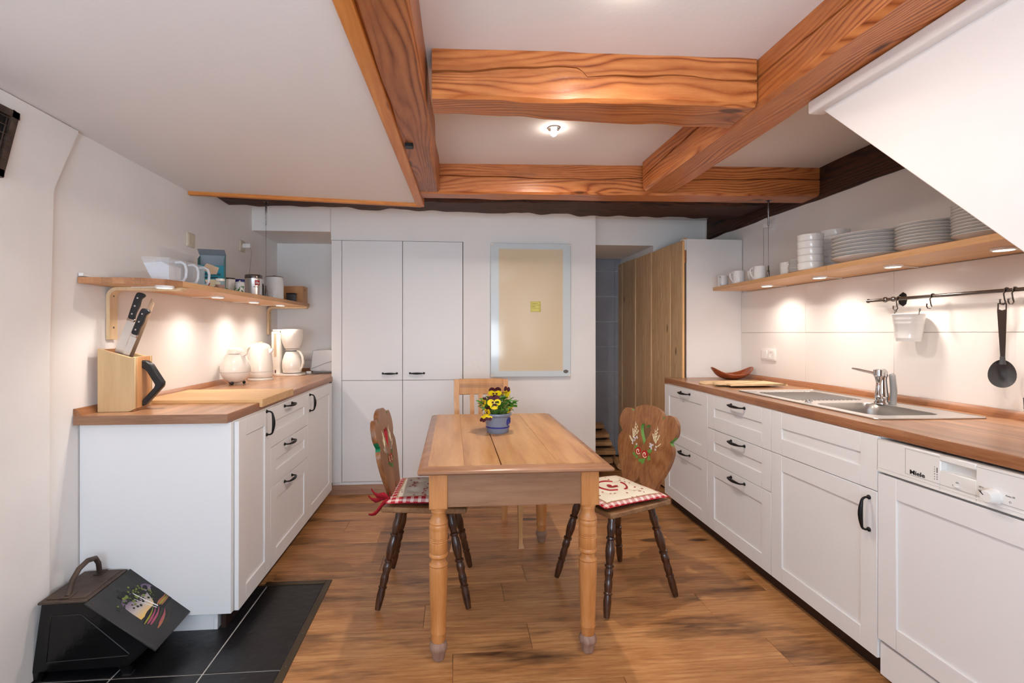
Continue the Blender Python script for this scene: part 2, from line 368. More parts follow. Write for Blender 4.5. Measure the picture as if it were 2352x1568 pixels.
M['china'] = plain('white_china', srgb(232, 230, 228), 0.18, coat=0.3)
M['ivory'] = plain('ivory_plastic', srgb(238, 230, 219), 0.22, coat=0.2)
M['cream'] = plain('cream_plastic', srgb(214, 202, 180), 0.4)
M['sock'] = plain('socket_white', srgb(240, 236, 232), 0.3)
M['bkplastic'] = plain('black_plastic', srgb(30, 31, 34), 0.35)
M['dgrey'] = plain('dark_grey_nylon', srgb(70, 70, 73), 0.38)
M['grey'] = plain('grey_plastic', srgb(150, 148, 146), 0.4)
M['clear'] = plain('clear_plastic', srgb(244, 246, 250), 0.05, spec=0.8)
M['clear'].node_tree.nodes['Principled BSDF'].inputs['Alpha'].default_value = 0.16
M['clear_thick'] = plain('clear_plastic_thick', srgb(226, 230, 236), 0.05, spec=0.9)
M['clear_thick'].node_tree.nodes['Principled BSDF'].inputs['Alpha'].default_value = 0.55
M['pane'] = plain('window_glass', srgb(250, 252, 252), 0.0, trans=1.0, ior=1.1)
M['stick'] = plain('brown_stick', srgb(128, 104, 84), 0.5)
M['sugar'] = plain('white_sugar', srgb(226, 226, 230), 0.9, bump=0.4, bscale=150)
M['teal'] = plain('teal_card', srgb(12, 128, 146), 0.5)
M['teal2'] = plain('teal_card_side', srgb(66, 122, 120), 0.5)
M['card'] = plain('grey_card', srgb(140, 148, 156), 0.7)
M['kraft'] = plain('filter_paper', srgb(206, 178, 148), 0.8)
M['red'] = plain('red_paint', srgb(168, 28, 34), 0.45)
M['redcloth'] = plain('red_cotton', srgb(158, 14, 30), 0.85, bump=0.2, bscale=400)
M['blackp'] = plain('black_print', srgb(22, 22, 24), 0.5)
M['greyp'] = plain('grey_print', srgb(150, 146, 142), 0.5)
M['navy'] = plain('navy_paint', srgb(34, 42, 130), 0.3)
M['greenp'] = plain('green_paint', srgb(98, 142, 62), 0.45)
M['greend'] = plain('dark_green_paint', srgb(16, 110, 70), 0.45)
M['creamp'] = plain('cream_paint', srgb(226, 214, 176), 0.5)
M['coalblk'] = plain('black_enamel', srgb(16, 15, 16), 0.22, bump=0.15, bscale=30, mottle=0.3, mscale=12)
M['coallid'] = plain('worn_black_lid', srgb(44, 43, 43), 0.42, bump=0.1, bscale=60, mottle=0.25, mscale=10)
M['coaltop'] = plain('rusty_brown_top', srgb(84, 68, 58), 0.55, metal=0.3, bump=0.3, bscale=50, mottle=0.35, mscale=18)
M['stone'] = plain('salt_glaze', srgb(120, 128, 146), 0.28, bump=0.08, bscale=80, mottle=0.08, mscale=40, coat=0.3)
M['soil'] = plain('soil', srgb(36, 22, 16), 0.95, bump=1.0, bscale=120)
M['yellow'] = plain('yellow_petal', srgb(246, 214, 12), 0.6)
M['purple'] = plain('maroon_petal', srgb(72, 12, 30), 0.6)
M['leafg'] = plain('pansy_leaf', srgb(70, 128, 36), 0.5, mottle=0.25, mscale=60)
M['stemg'] = plain('pansy_stem', srgb(110, 150, 60), 0.5)
M['bowlw'] = wood('red_brown_bowl', srgb(96, 40, 18), srgb(138, 66, 34), srgb(164, 88, 50), 'x', 8, 3, ringmix=0.06, rough=0.25, coat=0.4, bump=0.05, lines=14)
M['note'] = plain('yellow_note', srgb(226, 216, 120), 0.7)
M['pin'] = plain('screw_grey', srgb(120, 112, 104), 0.4, metal=0.8)
M['mirror'] = plain('heater_glass_edge', srgb(214, 222, 226), 0.06, coat=1.0)
def radiator_mat():
    m, nt, p = newmat('heater_glass'); L = nt.links.new
    tc = N(nt, 'ShaderNodeTexCoord'); sp = N(nt, 'ShaderNodeSeparateXYZ'); L(tc.outputs['Object'], sp.inputs[0])
    ax = mathn(nt, 'SUBTRACT', 1.0, mathn(nt, 'MULTIPLY', mathn(nt, 'ABSOLUTE', sp.outputs[0]), 1 / 0.262))
    az = mathn(nt, 'SUBTRACT', 1.0, mathn(nt, 'MULTIPLY', mathn(nt, 'ABSOLUTE', sp.outputs[2]), 1 / 0.487))
    a = mathn(nt, 'MULTIPLY', ax, 0.262); b = mathn(nt, 'MULTIPLY', az, 0.487)
    d = mathn(nt, 'MINIMUM', a, b); f = mathn(nt, 'MINIMUM', mathn(nt, 'MAXIMUM', mathn(nt, 'MULTIPLY', d, 90.0), 0.0), 1.0)
    mx = N(nt, 'ShaderNodeMix', data_type='RGBA'); L(f, mx.inputs[0]); mx.inputs[6].default_value = srgb(218, 226, 228); mx.inputs[7].default_value = srgb(228, 208, 176)
    L(mx.outputs[2], p.inputs['Base Color']); p.inputs['Roughness'].default_value = 0.08; p.inputs['Specular IOR Level'].default_value = 0.5
    return m
M['heater'] = radiator_mat()
def cushion_mat(name, half, border, warm):
    """checked border round a linen middle, woven in: all cloth print"""
    m, nt, p = newmat(name); L = nt.links.new
    tc = N(nt, 'ShaderNodeTexCoord'); sp = N(nt, 'ShaderNodeSeparateXYZ'); L(tc.outputs['Object'], sp.inputs[0])
    x, y, z = sp.outputs
    def stripe(c, per, duty):
        return mathn(nt, 'LESS_THAN', mathn(nt, 'FRACT', mathn(nt, 'ADD', mathn(nt, 'MULTIPLY', c, 1 / per), 100.2)), duty)
    sx, sy = stripe(x, 0.034, 0.42), stripe(y, 0.034, 0.42)
    fx, fy = stripe(x, 0.0085, 0.2), stripe(y, 0.0085, 0.2)
    white = mathn(nt, 'ADD', mathn(nt, 'MULTIPLY', sx, 0.5), mathn(nt, 'MULTIPLY', sy, 0.5))
    white = mathn(nt, 'MAXIMUM', mathn(nt, 'SUBTRACT', white, mathn(nt, 'MULTIPLY', mathn(nt, 'ADD', fx, fy), 0.12)), 0.0)
    mx = N(nt, 'ShaderNodeMix', data_type='RGBA'); L(white, mx.inputs[0]); mx.inputs[6].default_value = srgb(176, 18, 34); mx.inputs[7].default_value = srgb(240, 222, 214)
    inn = mathn(nt, 'LESS_THAN', mathn(nt, 'MAXIMUM', mathn(nt, 'ABSOLUTE', x), mathn(nt, 'ABSOLUTE', y)), half - border)
    up = mathn(nt, 'GREATER_THAN', z, 0.02)
    v = N(nt, 'ShaderNodeTexVoronoi'); v.inputs['Scale'].default_value = 26; L(tc.outputs['Object'], v.inputs['Vector'])
    n = N(nt, 'ShaderNodeTexNoise'); n.inputs['Scale'].default_value = 120; L(tc.outputs['Object'], n.inputs['Vector'])
    sp2 = mathn(nt, 'LESS_THAN', mathn(nt, 'ADD', v.outputs['Distance'], mathn(nt, 'MULTIPLY', n.outputs['Fac'], 0.35)), 0.33)
    lin = N(nt, 'ShaderNodeMix', data_type='RGBA'); L(sp2, lin.inputs[0]); lin.inputs[6].default_value = warm; lin.inputs[7].default_value = srgb(150, 60, 54)
    inb = mathn(nt, 'LESS_THAN', mathn(nt, 'MAXIMUM', mathn(nt, 'ABSOLUTE', x), mathn(nt, 'ABSOLUTE', y)), half - border + 0.007)
    mb_ = N(nt, 'ShaderNodeMix', data_type='RGBA'); L(inb, mb_.inputs[0]); L(mx.outputs[2], mb_.inputs[6]); mb_.inputs[7].default_value = srgb(176, 138, 108)
    m2 = N(nt, 'ShaderNodeMix', data_type='RGBA'); L(inn, m2.inputs[0]); L(mb_.outputs[2], m2.inputs[6]); L(lin.outputs[2], m2.inputs[7])
    m3 = N(nt, 'ShaderNodeMix', data_type='RGBA'); L(up, m3.inputs[0]); m3.inputs[6].default_value = srgb(160, 12, 34); L(m2.outputs[2], m3.inputs[7])
    L(m3.outputs[2], p.inputs['Base Color']); p.inputs['Roughness'].default_value = 0.85
    nb = N(nt, 'ShaderNodeTexNoise'); nb.inputs['Scale'].default_value = 500; L(tc.outputs['Object'], nb.inputs['Vector'])
    b = N(nt, 'ShaderNodeBump'); b.inputs['Strength'].default_value = 0.2; b.inputs['Distance'].default_value = 0.002; L(nb.outputs['Fac'], b.inputs['Height']); L(b.outputs['Normal'], p.inputs['Normal'])
    return m
def dusk_mat():
    m, nt, p = newmat('painted_dusk_sky'); L = nt.links.new
    tc = N(nt, 'ShaderNodeTexCoord'); sp = N(nt, 'ShaderNodeSeparateXYZ'); L(tc.outputs['Object'], sp.inputs[0])
    r = N(nt, 'ShaderNodeValToRGB'); e = r.color_ramp.elements
    e[0].position = 0.0; e[0].color = srgb(236, 190, 96); e[1].position = 1.0; e[1].color = srgb(112, 92, 122)
    k = e.new(0.45); k.color = srgb(186, 176, 170)
    L(mathn(nt, 'MULTIPLY', mathn(nt, 'SUBTRACT', sp.outputs[1], 0.0), 1 / 0.085), r.inputs['Fac']); L(r.outputs['Color'], p.inputs['Base Color']); p.inputs['Roughness'].default_value = 0.5
    return m
M['dusk'] = dusk_mat()
# ------------------------------------------------------------------ the room
XL, XR, YB = -1.52, 2.19, 3.83
def lerp(a, b, t): return a + (b - a) * t
def onebox(name, b, mat, parent=None, bev=0.0):
    m = MB(); m.box(*b, bev=bev); return m.build(name, mat, parent)

fl = struct(onebox('floor', (-1.62, 2.3, -1.65, 5.0, -0.12, -0.012), M['floor_sub']))
HX, HY = -0.612, 2.497           # the tiled hearth ends here
m = MB(); m.box(-1.52, HX - 0.028, -1.6, HY - 0.028, -0.012, -0.003); ht = m.build('hearth_bed', M['grout'], fl)
rows = [0.0]
y = 1.892
edges = [y + 0.173 * k for k in range(-12, 19)]
def plank_poly(x0, x1, y0, y1):
    g = 0.0006
    x0, x1, y0, y1 = x0 + g, x1 - g, y0 + g, y1 - g
    if y0 >= HY: return [(x0, y0), (x1, y0), (x1, y1), (x0, y1)]
    if x0 >= HX: return [(x0, y0), (x1, y0), (x1, y1), (x0, y1)]
    if y1 <= HY:
        if x1 <= HX: return None
        return [(HX, y0), (x1, y0), (x1, y1), (HX, y1)]
    if x1 <= HX: return [(x0, HY), (x1, HY), (x1, y1), (x0, y1)]
    return [(x0, HY), (HX, HY), (HX, y0), (x1, y0), (x1, y1), (x0, y1)]
starts = {1.892: 0.32, 1.719: 0.0, 2.065: 0.75}
for k, y0 in enumerate(edges):
    y1 = y0 + 0.173
    if y0 < -1.6 or y1 > 4.82: continue
    s = {round(1.892, 3): 0.317, round(1.719, 3): 0.0, round(1.546, 3): 0.62}.get(round(y0, 3), rnd.uniform(-1.2, 0.1))
    xs = [s - 1.28 * 2, s - 1.28, s, s + 1.28, s + 2.56, s + 3.84]
    for a, b in zip(xs, xs[1:]):
        a, b = max(a, -1.515), min(b, 2.185)
        if y0 > 3.9: a = max(a, 1.155); b = min(b, 1.70)
        elif y1 > 3.82: b = min(b, 1.70)
        if b - a < 0.03: continue
        P = plank_poly(a, b, y0, min(y1, 4.82))
        if not P: continue
        m = MB(); m.prism(P, -0.012, 0.0, 'z', bev=0.0009)
        m.build('plank', M['floor'], fl)
# hearth tiles, dark bronze edging strip
tx = [-1.518, -1.235, -0.916, HX - 0.026]; ty = [-0.03, 0.595, 1.222, 1.851, HY - 0.026]
for i in range(3):
    for j in range(4):
        m = MB(); m.box(tx[i] + 0.003, tx[i + 1] - 0.003, ty[j] + 0.003, ty[j + 1] - 0.003, -0.011, 0.0, bev=0.001)
        m.build('tile', M['slate'], fl)
m = MB()
m.box(HX - 0.026, HX + 0.004, -1.55, HY + 0.006, -0.004, 0.004, bev=0.0015)
m.box(-0.93, HX - 0.026, HY - 0.026, HY + 0.006, -0.004, 0.004, bev=0.0015)
es = m.build('edging_strip', M['brass'], fl)
m = MB()
for yy in (0.2, 0.5, 0.8, 1.1, 1.4, 1.66, 1.86, 2.06, 2.26, 2.44): m.box(HX - 0.014, HX - 0.008, yy, yy + 0.006, 0.0035, 0.0052, bev=0.001)
m.build('screw', M['pin'], es)

wl = struct(onebox('wall_left', (-1.62, XL, -1.65, 4.45, -0.1, 2.32), M['wall']))
m = MB(); m.prism([(-1.6, 0.0), (1.93, 0.0), (1.932, 1.2), (1.95, 1.79), (2.075, 2.066), (-1.6, 2.066)], XL - 0.01, XL + 0.022, 'x', bev=0.006)
m.build('chimney_breast', M['wall_rough'], wl)
wb = MB()
wb.box(0.082, 1.151, YB, 4.95, 0, 2.3); wb.box(-0.94, 0.082, YB, 4.95, 1.972, 2.3)
wb.box(-1.52, -0.94, 3.80, 4.45, 2.03, 2.3); wb.box(-1.55, -0.94, 4.33, 4.45, 0, 2.03)
wb.box(1.725, 2.32, 4.05, 4.95, 0, 2.3); wb.box(1.151, 1.725, 4.05, 4.80, 2.005, 2.3); wb.box(1.10, 1.74, 4.86, 4.97, 0, 2.2)
wbo = struct(wb.build('wall_back', M['wall']))
for i, (a, b) in enumerate(((1.155, 1.33), (1.334, 1.655), (1.659, 1.722))):
    for j in range(9):
        z0 = 2.06 - 0.257 * (j + 1) + 0.08
        m = MB(); m.box(a, b, 4.850, 4.861, max(z0 + 0.002, 0.0), z0 + 0.255, bev=0.001); m.build('tile', M['tile_g'], wbo)
        if z0 < 0: break
wr = struct(onebox('wall_right', (XR, 2.32, -1.65, 4.2, -0.1, 2.32), M['wall']))
onebox('grout_bed', (XR - 0.006, XR + 0.002, -0.6, 3.498, 0.93, 1.558), M['grout_w'], wr)
yt = 3.497
tys = [3.497, 2.833, 2.231, 1.629, 1.027, 0.425, -0.177]
for r_, (z0, z1) in enumerate(((0.9, 1.2532), (1.2553, 1.556))):
    for a, b in zip(tys[1:], tys):
        m = MB(); m.box(XR - 0.011, XR - 0.001, a + 0.0008, b - 0.0008, z0, z1, bev=0.0006); m.build('tile', M['tile_w'], wr)
m = MB()
m.box(-1.62, -1.35, -1.65, -1.6, -0.1, 2.32); m.box(0.95, 2.32, -1.65, -1.6, -0.1, 2.32)
m.box(-1.35, 0.95, -1.65, -1.6, -0.1, 0.45); m.box(-1.35, 0.95, -1.65, -1.6, 2.05, 2.32)
struct(m.build('wall_front', M['wall']))
m = MB()
for b in ((-1.35, -1.29, 0.45, 2.05), (0.89, 0.95, 0.45, 2.05), (-1.29, 0.89, 0.45, 0.51), (-1.29, 0.89, 1.99, 2.05), (-0.22, -0.18, 0.51, 1.99)):
    m.box(b[0], b[1], -1.66, -1.60, b[2], b[3], bev=0.004)
w1 = struct(m.build('window_1', M['white_gl']))
for a, b in ((-1.29, -0.22), (-0.18, 0.89)): onebox('pane', (a, b, -1.636, -1.630, 0.51, 1.99), M['pane'], w1)

struct(onebox('ceiling', (-1.62, 2.32, -1.65, 5.0, 2.23, 2.34), M['ceil']))
m = MB(); m.prism([(-1.60, -1.6), (-0.36, -1.6), (-0.228, 3.07), (-1.60, 2.905)], 2.067, 2.226, 'z')
cl = m.build('ceiling_lower', M['ceil']); struct(cl)
m = MB(); m.prism([(-0.384, -1.6), (-0.336, -1.6), (-0.180, 3.094), (-0.228, 3.08)], 2.050, 2.10, 'z', bev=0.003)
t1 = struct(m.build('trim_1', M['trimw']))
m = MB(); m.prism([(-1.518, 2.905), (-0.20, 3.066), (-0.20, 3.092), (-1.518, 2.932)], 2.047, 2.085, 'z', bev=0.002)
t2 = struct(m.build('trim_2', M['trimx']))

def wob(seed, n, amp, step=6):
    q = random.Random(seed); c = [q.uniform(-1, 1) for _ in range(n // step + 3)]
    out = []
    for i in range(n + 1):
        a = i / step; k = int(a); t = a - k; t = t * t * (3 - 2 * t)
        out.append(amp * (c[k] * (1 - t) + c[k + 1] * t))
    return out
def beam(name, label, L0, L1, R0, R1, z0, z1, mat, crackL=None, crackR=None, amp=0.003, zamp=0.002, n=64, cham=0.010, seed=1, step=6, endcut=0.0):
    a1, a2, a3, a4, a5 = (wob(seed + i, n, amp, step) for i in range(5)); zw = wob(seed + 9, n, zamp, step); zw2 = wob(seed + 10, n, zamp, step)
    secs = []
    for i in range(n + 1):
        t = i / n
        L = Vector((lerp(L0[0], L1[0], t), lerp(L0[1], L1[1], t), 0)); Rr = Vector((lerp(R0[0], R1[0], t), lerp(R0[1], R1[1], t), 0))
        w = (Rr - L).length; u = (Rr - L).normalized()
        def P(uu, z): return tuple(L + u * uu + Vector((0, 0, z)))
        c = cham + abs(a5[i])
        zb = z0 + zw[i]; zb2 = z0 + zw2[i]
        S = [P(a1[i], zb + c), P(a1[i] + c, zb), P(w + a2[i] - c, zb2), P(w + a2[i], zb2 + c)]
        def crack(fn, side):
            if fn: zc, wd = fn(t)
            else: zc, wd = 0.5, 0.0
            zc = lerp(z0, z1, zc); wd = max(wd, 0.0); d = 0.004 + wd * 2.2 if wd > 0.0005 else 0
            if side == 'R': return [P(w + a3[i], zc - wd / 2 - 0.0002), P(w + a3[i] - d, zc), P(w + a3[i], zc + wd / 2 + 0.0002)]
            return [P(a4[i], zc + wd / 2 + 0.0002), P(a4[i] + d, zc), P(a4[i], zc - wd / 2 - 0.0002)]
        S += crack(crackR, 'R') + [P(w + a3[i], z1), P(a4[i], z1)] + crack(crackL, 'L')
        secs.append(S)
    m = MB(); m.loft(secs); o = m.build(name, mat, ang=28); tag(o, label, 'beam', 'old ceiling beams'); return o
def ck(pts):
    def f(t):
        for (a, za, wa), (b, zb, wb_) in zip(pts, pts[1:]):
            if a <= t <= b: q = (t - a) / (b - a); return lerp(za, zb, q) + 0.012 * math.sin(t * 37), lerp(wa, wb_, q)
        return pts[-1][1], pts[-1][2]
    return f
ZB, ZC = 2.060, 2.2295
beam('ceiling_beam', 'square orange-brown beam crossing the ceiling nearest the viewer, split along its face', (-0.072, 1.670), (1.083, 1.645), (-0.072, 1.805), (1.083, 1.840), ZB, ZC, M['beam'],
     crackL=ck([(0, .52, .010), (.10, .55, .007), (.28, .66, .008), (.45, .69, .003), (.46, .52, .002), (.62, .56, .008), (.8, .60, .004), (.9, .50, .003), (1, .55, .008)]), amp=0.004, zamp=0.005, seed=3)
beam('ceiling_beam', 'long orange-brown beam crossing the ceiling at the back, before the black beam', (-0.205, 2.812), (2.168, 2.700), (-0.205, 2.940), (2.168, 2.862), ZB, ZC, M['beam'],
     crackL=ck([(0, .58, .003), (.1, .60, .008), (.25, .55, .007), (.42, .50, .003), (.5, .55, .006), (.62, .56, .001), (.66, .52, .007), (.85, .58, .008), (1, .60, .008)]), amp=0.003, zamp=0.003, seed=13, n=90)
beam('ceiling_beam', 'orange-brown beam running towards the back wall on the right, cracked on its side', (1.088, -1.59), (1.088, 2.695), (1.262, -1.59), (1.275, 2.690), ZB + 0.001, ZC, M['beam_y'],
     crackL=ck([(0, .6, .006), (.55, .62, .008), (.7, .60, .007), (.82, .62, .010), (.92, .58, .009), (1, .5, .004)]), amp=0.003, zamp=0.003, seed=23, n=120, cham=0.012)
beam('ceiling_beam', 'wide brown beam beside the lower ceiling on the left, with a black plug in its underside', (-0.300, -1.59), (-0.210, 2.800), (-0.150, -1.59), (-0.078, 2.800), ZB + 0.004, ZC, M['beam_dk'], amp=0.005, zamp=0.004, seed=33, n=110, cham=0.008)
o = onebox('plug', (-0.205, -0.170, 2.085, 2.125, 2.050, 2.075), M['black'], bpy.data.objects['ceiling_beam.003'], 0.002)
beam('ceiling_beam', 'blackened rough beam right along the top of the back wall', (-1.515, 3.21), (2.160, 3.12), (-1.515, 3.43), (2.160, 3.55), 2.118, ZC, M['black_beam'], amp=0.012, zamp=0.009, seed=43, n=150, step=4, cham=0.016)
beam('ceiling_beam', 'blackened rough beam lying along the top of the right wall', (2.150, 0.2), (2.172, 3.99), (2.30, 0.2), (2.30, 3.99), 2.052, ZC, M['black_beam_y'], amp=0.005, zamp=0.006, seed=53, n=120, step=4, cham=0.012)

# stair casing over the right worktop
m = MB(); m.prism([(1.565, 2.012), (1.575, 2.058), (-1.59, 2.058), (-1.59, 0.94), (0.493, 0.94)], 1.272, XR - 0.012, 'x', bev=0.002)
sc_ = m.build('stair_casing', M['ceil']); struct(sc_); sc_.name = 'wall_stair'
m = MB(); m.box(1.238, 1.300, -1.59, 1.60, 2.014, 2.0585, bev=0.007, seg=3); struct(m.build('trim_3', M['ceil']))

# ------------------------------------------------------------------ ceiling lamps
for i, (x, y, e) in enumerate(LAMPS):
    zc = 2.229 if x > -0.25 else 2.066
    lab = ['small glowing ceiling spot between the two cross beams', 'small glowing ceiling spot in front of the nearest cross beam', 'small glowing ceiling spot above the viewer', 'small glowing ceiling spot on the lower ceiling behind the viewer'][i]
    t = thing('ceiling_lamp', lab, 'lamp', (x, y, zc), group='ceiling spots')
    m = MB(); m.lathe([(0, 0), (0.028, 0), (0.028, -0.006), (0.020, -0.008), (0.0, -0.008)], 24); m.build('base', M['chrome'], t)
    m = MB(); m.sphere((0, 0, -0.022), 0.017, 16); m.build('bulb', emis('bulb_glow', (1, 0.93, 0.82, 1), 60), t)
    point_lamp('ceiling_lamp_light', (x, y, zc - 0.040), e, WARM, 0.020)
# ------------------------------------------------------------------ kitchen units
def handle_mb(L, axis='x'):
    """bow handle, local: centred, sticking out to -y; axis x (lying) or z (upright)"""
    m = MB()
    if axis == 'z': m.M = RY(R(90))
    n = 14; pts = []; rs = []
    h = L / 2
    pts = [(-h, 0.0, 0), (-h, -0.016, 0), (-h + 0.004, -0.024, 0)]; rs = [0.0045, 0.0038, 0.0042]
    for i in range(n + 1):
        t = i / n; x = lerp(-h + 0.010, h - 0.010, t); pts.append((x, -0.028 - 0.006 * math.sin(math.pi * t), 0)); rs.append(0.0045 + 0.0035 * math.sin(math.pi * t))
    pts += [(h - 0.004, -0.024, 0), (h, -0.016, 0), (h, 0.0, 0)]; rs += [0.0042, 0.0038, 0.0045]
    m.tube(pts, rs, 10)
    for sx in (-h, h):
        m2 = m.M; m.M = m2 @ T(sx, 0, 0) @ RX(R(90)); m.lathe([(0, 0), (0.0085, 0), (0.0085, 0.003), (0.005, 0.007), (0, 0.007)], 12); m.M = m2
    return m
def shaker(name, w, z0, z1, parent, x0=0.0, fr=0.073, th=0.019):
    m = MB(); g = 0.0015
    a, b, c, d = x0 + g, x0 + w - g, z0 + g, z1 - g
    m.box(a + 0.01, b - 0.01, 0.007, th, c + 0.01, d - 0.01)
    m.box(a, a + fr, 0, th, c, d, bev=0.0012); m.box(b - fr, b, 0, th, c, d, bev=0.0012)
    m.box(a + fr, b - fr, 0, th, c, c + fr, bev=0.0012); m.box(a + fr, b - fr, 0, th, d - fr, d, bev=0.0012)
    return m.build(name, M['white'], parent)
def put_handle(parent, x, z, axis='x', L=0.125):
    h = handle_mb(L, axis).build('handle', M['black'], parent); h.location = (x, 0, z); return h
def carcass(t, w, d, z0=0.08, z1=0.88, name='body'):
    m = MB(); m.box(0.001, w - 0.001, 0.021, d, z0, z1, bev=0.001); return m.build(name, M['white'], t)
RRZ = R(-90) - 0.01436
def rx(yy): return 1.5225 + 0.01436 * (yy - 1.624)
RB = [3.434, 2.819, 2.218, 1.624, 1.020]
def rcab(i, label):
    return thing('base_cabinet' if i < 3 else 'dishwasher', label, 'cabinet' if i < 3 else 'dishwasher', (rx(RB[i]), RB[i], 0), RRZ)
DEP = 0.60
# right run 1: two pan drawers
t = rcab(0, 'white base cabinet with two tall drawer fronts, at the far end of the right counter')
w = RB[0] - RB[1]; carcass(t, w, DEP)
for z0, z1 in ((0.08, 0.48), (0.48, 0.88)):
    d = shaker('drawer', w, z0, z1, t); put_handle(d, w / 2 + 0.02, z1 - 0.030)
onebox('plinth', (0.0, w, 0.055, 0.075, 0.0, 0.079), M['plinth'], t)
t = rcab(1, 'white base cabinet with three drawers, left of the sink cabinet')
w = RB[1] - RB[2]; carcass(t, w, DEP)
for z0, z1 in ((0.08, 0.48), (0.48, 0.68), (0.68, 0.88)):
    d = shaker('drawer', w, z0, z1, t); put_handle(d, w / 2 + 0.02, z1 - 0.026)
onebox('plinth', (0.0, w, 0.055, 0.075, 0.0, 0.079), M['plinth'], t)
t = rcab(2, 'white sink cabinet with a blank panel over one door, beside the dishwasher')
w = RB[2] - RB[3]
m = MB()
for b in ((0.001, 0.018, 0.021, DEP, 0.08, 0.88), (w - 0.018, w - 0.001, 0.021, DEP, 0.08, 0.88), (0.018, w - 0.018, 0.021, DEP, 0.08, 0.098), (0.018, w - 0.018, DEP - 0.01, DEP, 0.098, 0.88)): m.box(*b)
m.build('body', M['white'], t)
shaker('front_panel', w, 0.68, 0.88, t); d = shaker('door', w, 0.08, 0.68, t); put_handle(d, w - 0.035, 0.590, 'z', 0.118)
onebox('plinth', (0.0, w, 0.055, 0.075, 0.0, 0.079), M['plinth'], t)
# dishwasher
t = rcab(3, 'built-in dishwasher with white control panel, a wooden-look door front and one dial')
w = RB[3] - RB[4]
onebox('body', (0.004, w - 0.004, 0.03, DEP, 0.08, 0.862), M['white'], t)
m = MB()
hx0, hx1, hz0, hz1 = 0.232, 0.335, 0.823, 0.852
m.box(0.003, hx0, -0.004, 0.03, 0.757, 0.871, bev=0.003); m.box(hx1, w - 0.003, -0.004, 0.03, 0.757, 0.871, bev=0.003)
m.box(hx0 - 0.003, hx1 + 0.003, -0.004, 0.03, 0.757, hz0, bev=0.003); m.box(hx0 - 0.003, hx1 + 0.003, -0.006, 0.03, hz1, 0.871, bev=0.003)
m.box(hx0, hx1, 0.018, 0.03, hz0, hz1)
m.box(0.003, w - 0.003, -0.0055, 0.0, 0.757, 0.7625, bev=0.001); m.box(0.003, w - 0.003, -0.005, 0.0, 0.769, 0.772, bev=0.001)
cp = m.build('control_panel', M['white_gl'], t)
m = MB()
for b in ((0.113, w - 0.02, 0.8625, 0.8635), (0.113, w - 0.02, 0.7785, 0.7795)): m.box(b[0], b[1], -0.0045, -0.003, b[2], b[3])
m.box(0.113, 0.114, -0.0045, -0.003, 0.779, 0.863)
m.build('panel_line', M['greyp'], cp)
text_mesh('Miele', 0.0200, M['blackp'], cp, T(0.156, -0.0046, 0.7895) @ FR, offset=0.00035, sx=1.22)
m = MB(); m.box(0.221, 0.223, -0.0046, -0.003, 0.812, 0.828)
for z in (0.806, 0.799, 0.792): m.box(0.2205, 0.2235, -0.0046, -0.003, z - 0.001, z + 0.001)
m.build('indicator', M['blackp'], cp)
m = MB(); m.box(0.269, 0.271, -0.0046, -0.003, 0.788, 0.790); m.build('indicator', M['blackp'], cp)
for s_, x, z, q in (('o/o', 0.284, 0.800, 0.007), ('50°C', 0.351, 0.808, 0.0065), ('40°C', 0.349, 0.797, 0.0065), ('Auto 50', 0.424, 0.805, 0.007), ('\u2302', 0.424, 0.79, 0.008)):
    text_mesh(s_, q, M['greyp'], cp, T(x, -0.0046, z) @ FR, name='marking')
for z in (0.829, 0.822, 0.815, 0.807, 0.799, 0.791): text_mesh('o', 0.0065, M['greyp'], cp, T(0.214, -0.0046, z) @ FR, name='marking')
m = MB(); m.box(0.274, 0.290, -0.009, -0.002, 0.7835, 0.790, bev=0.003, seg=2); m.build('button', M['white_gl'], cp)
m = MB(); m.M = T(0.385, 0, 0.793) @ RX(R(90)); m.lathe([(0, 0), (0.0225, 0), (0.0215, 0.010), (0.0195, 0.011), (0.0180, 0.028), (0.015, 0.032), (0, 0.033)], 28)
kn = m.build('dial', M['white_gl'], cp)
m = MB(); m.M = T(0.385, 0, 0.793) @ RX(R(90)) @ RZ(R(140)); m.box(0.006, 0.018, -0.0008, 0.0008, 0.031, 0.034); m.build('dial_mark', M['blackp'], cp)
d = shaker('door', w, 0.155, 0.750, t)
onebox('plinth', (0.002, w - 0.002, 0.008, 0.03, 0.028, 0.145), M['white'], t, 0.002)
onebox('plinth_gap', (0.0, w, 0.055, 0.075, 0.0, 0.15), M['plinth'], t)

# right worktop (hole for the sink), edge strip, upstand
wt = thing('worktop', 'long walnut-look worktop of the right counter with the steel sink let in', 'worktop', (0, 0, 0))
fx0, fx1 = 1.513, 1.577           # front edge x at y 1.02 / 3.50
def fxe(yy): return lerp(fx0, fx1, (yy - 1.02) / (3.497 - 1.02)) if yy > 1.02 else fx0 - 0.0144 * (1.02 - yy) * 1.6
SK = (1.632, 2.058, 1.755, 2.64)  # sink cut-out x0,x1,y0,y1
m = MB(); XW = XR - 0.013
def slab(P, z0=0.880, z1=0.918): m.prism(P, z0, z1, 'z')
slab([(fxe(-0.5) + 0.004, -0.5), (XW, -0.5), (XW, SK[2]), (fxe(SK[2]) + 0.004, SK[2])])
slab([(fxe(SK[3]) + 0.004, SK[3]), (XW, SK[3]), (XW, 3.495), (fxe(3.495) + 0.004, 3.495)])
slab([(fxe(SK[2]) + 0.004, SK[2]), (SK[0], SK[2]), (SK[0], SK[3]), (fxe(SK[3]) + 0.004, SK[3])])
slab([(SK[1], SK[2]), (XW, SK[2]), (XW, SK[3]), (SK[1], SK[3])])
m.build('top', M['worktop'], wt)
m = MB()
prof = [(0.004, 0.918), (0.0015, 0.9172), (0.0, 0.914), (0.0, 0.884), (0.0018, 0.881), (0.005, 0.880)]
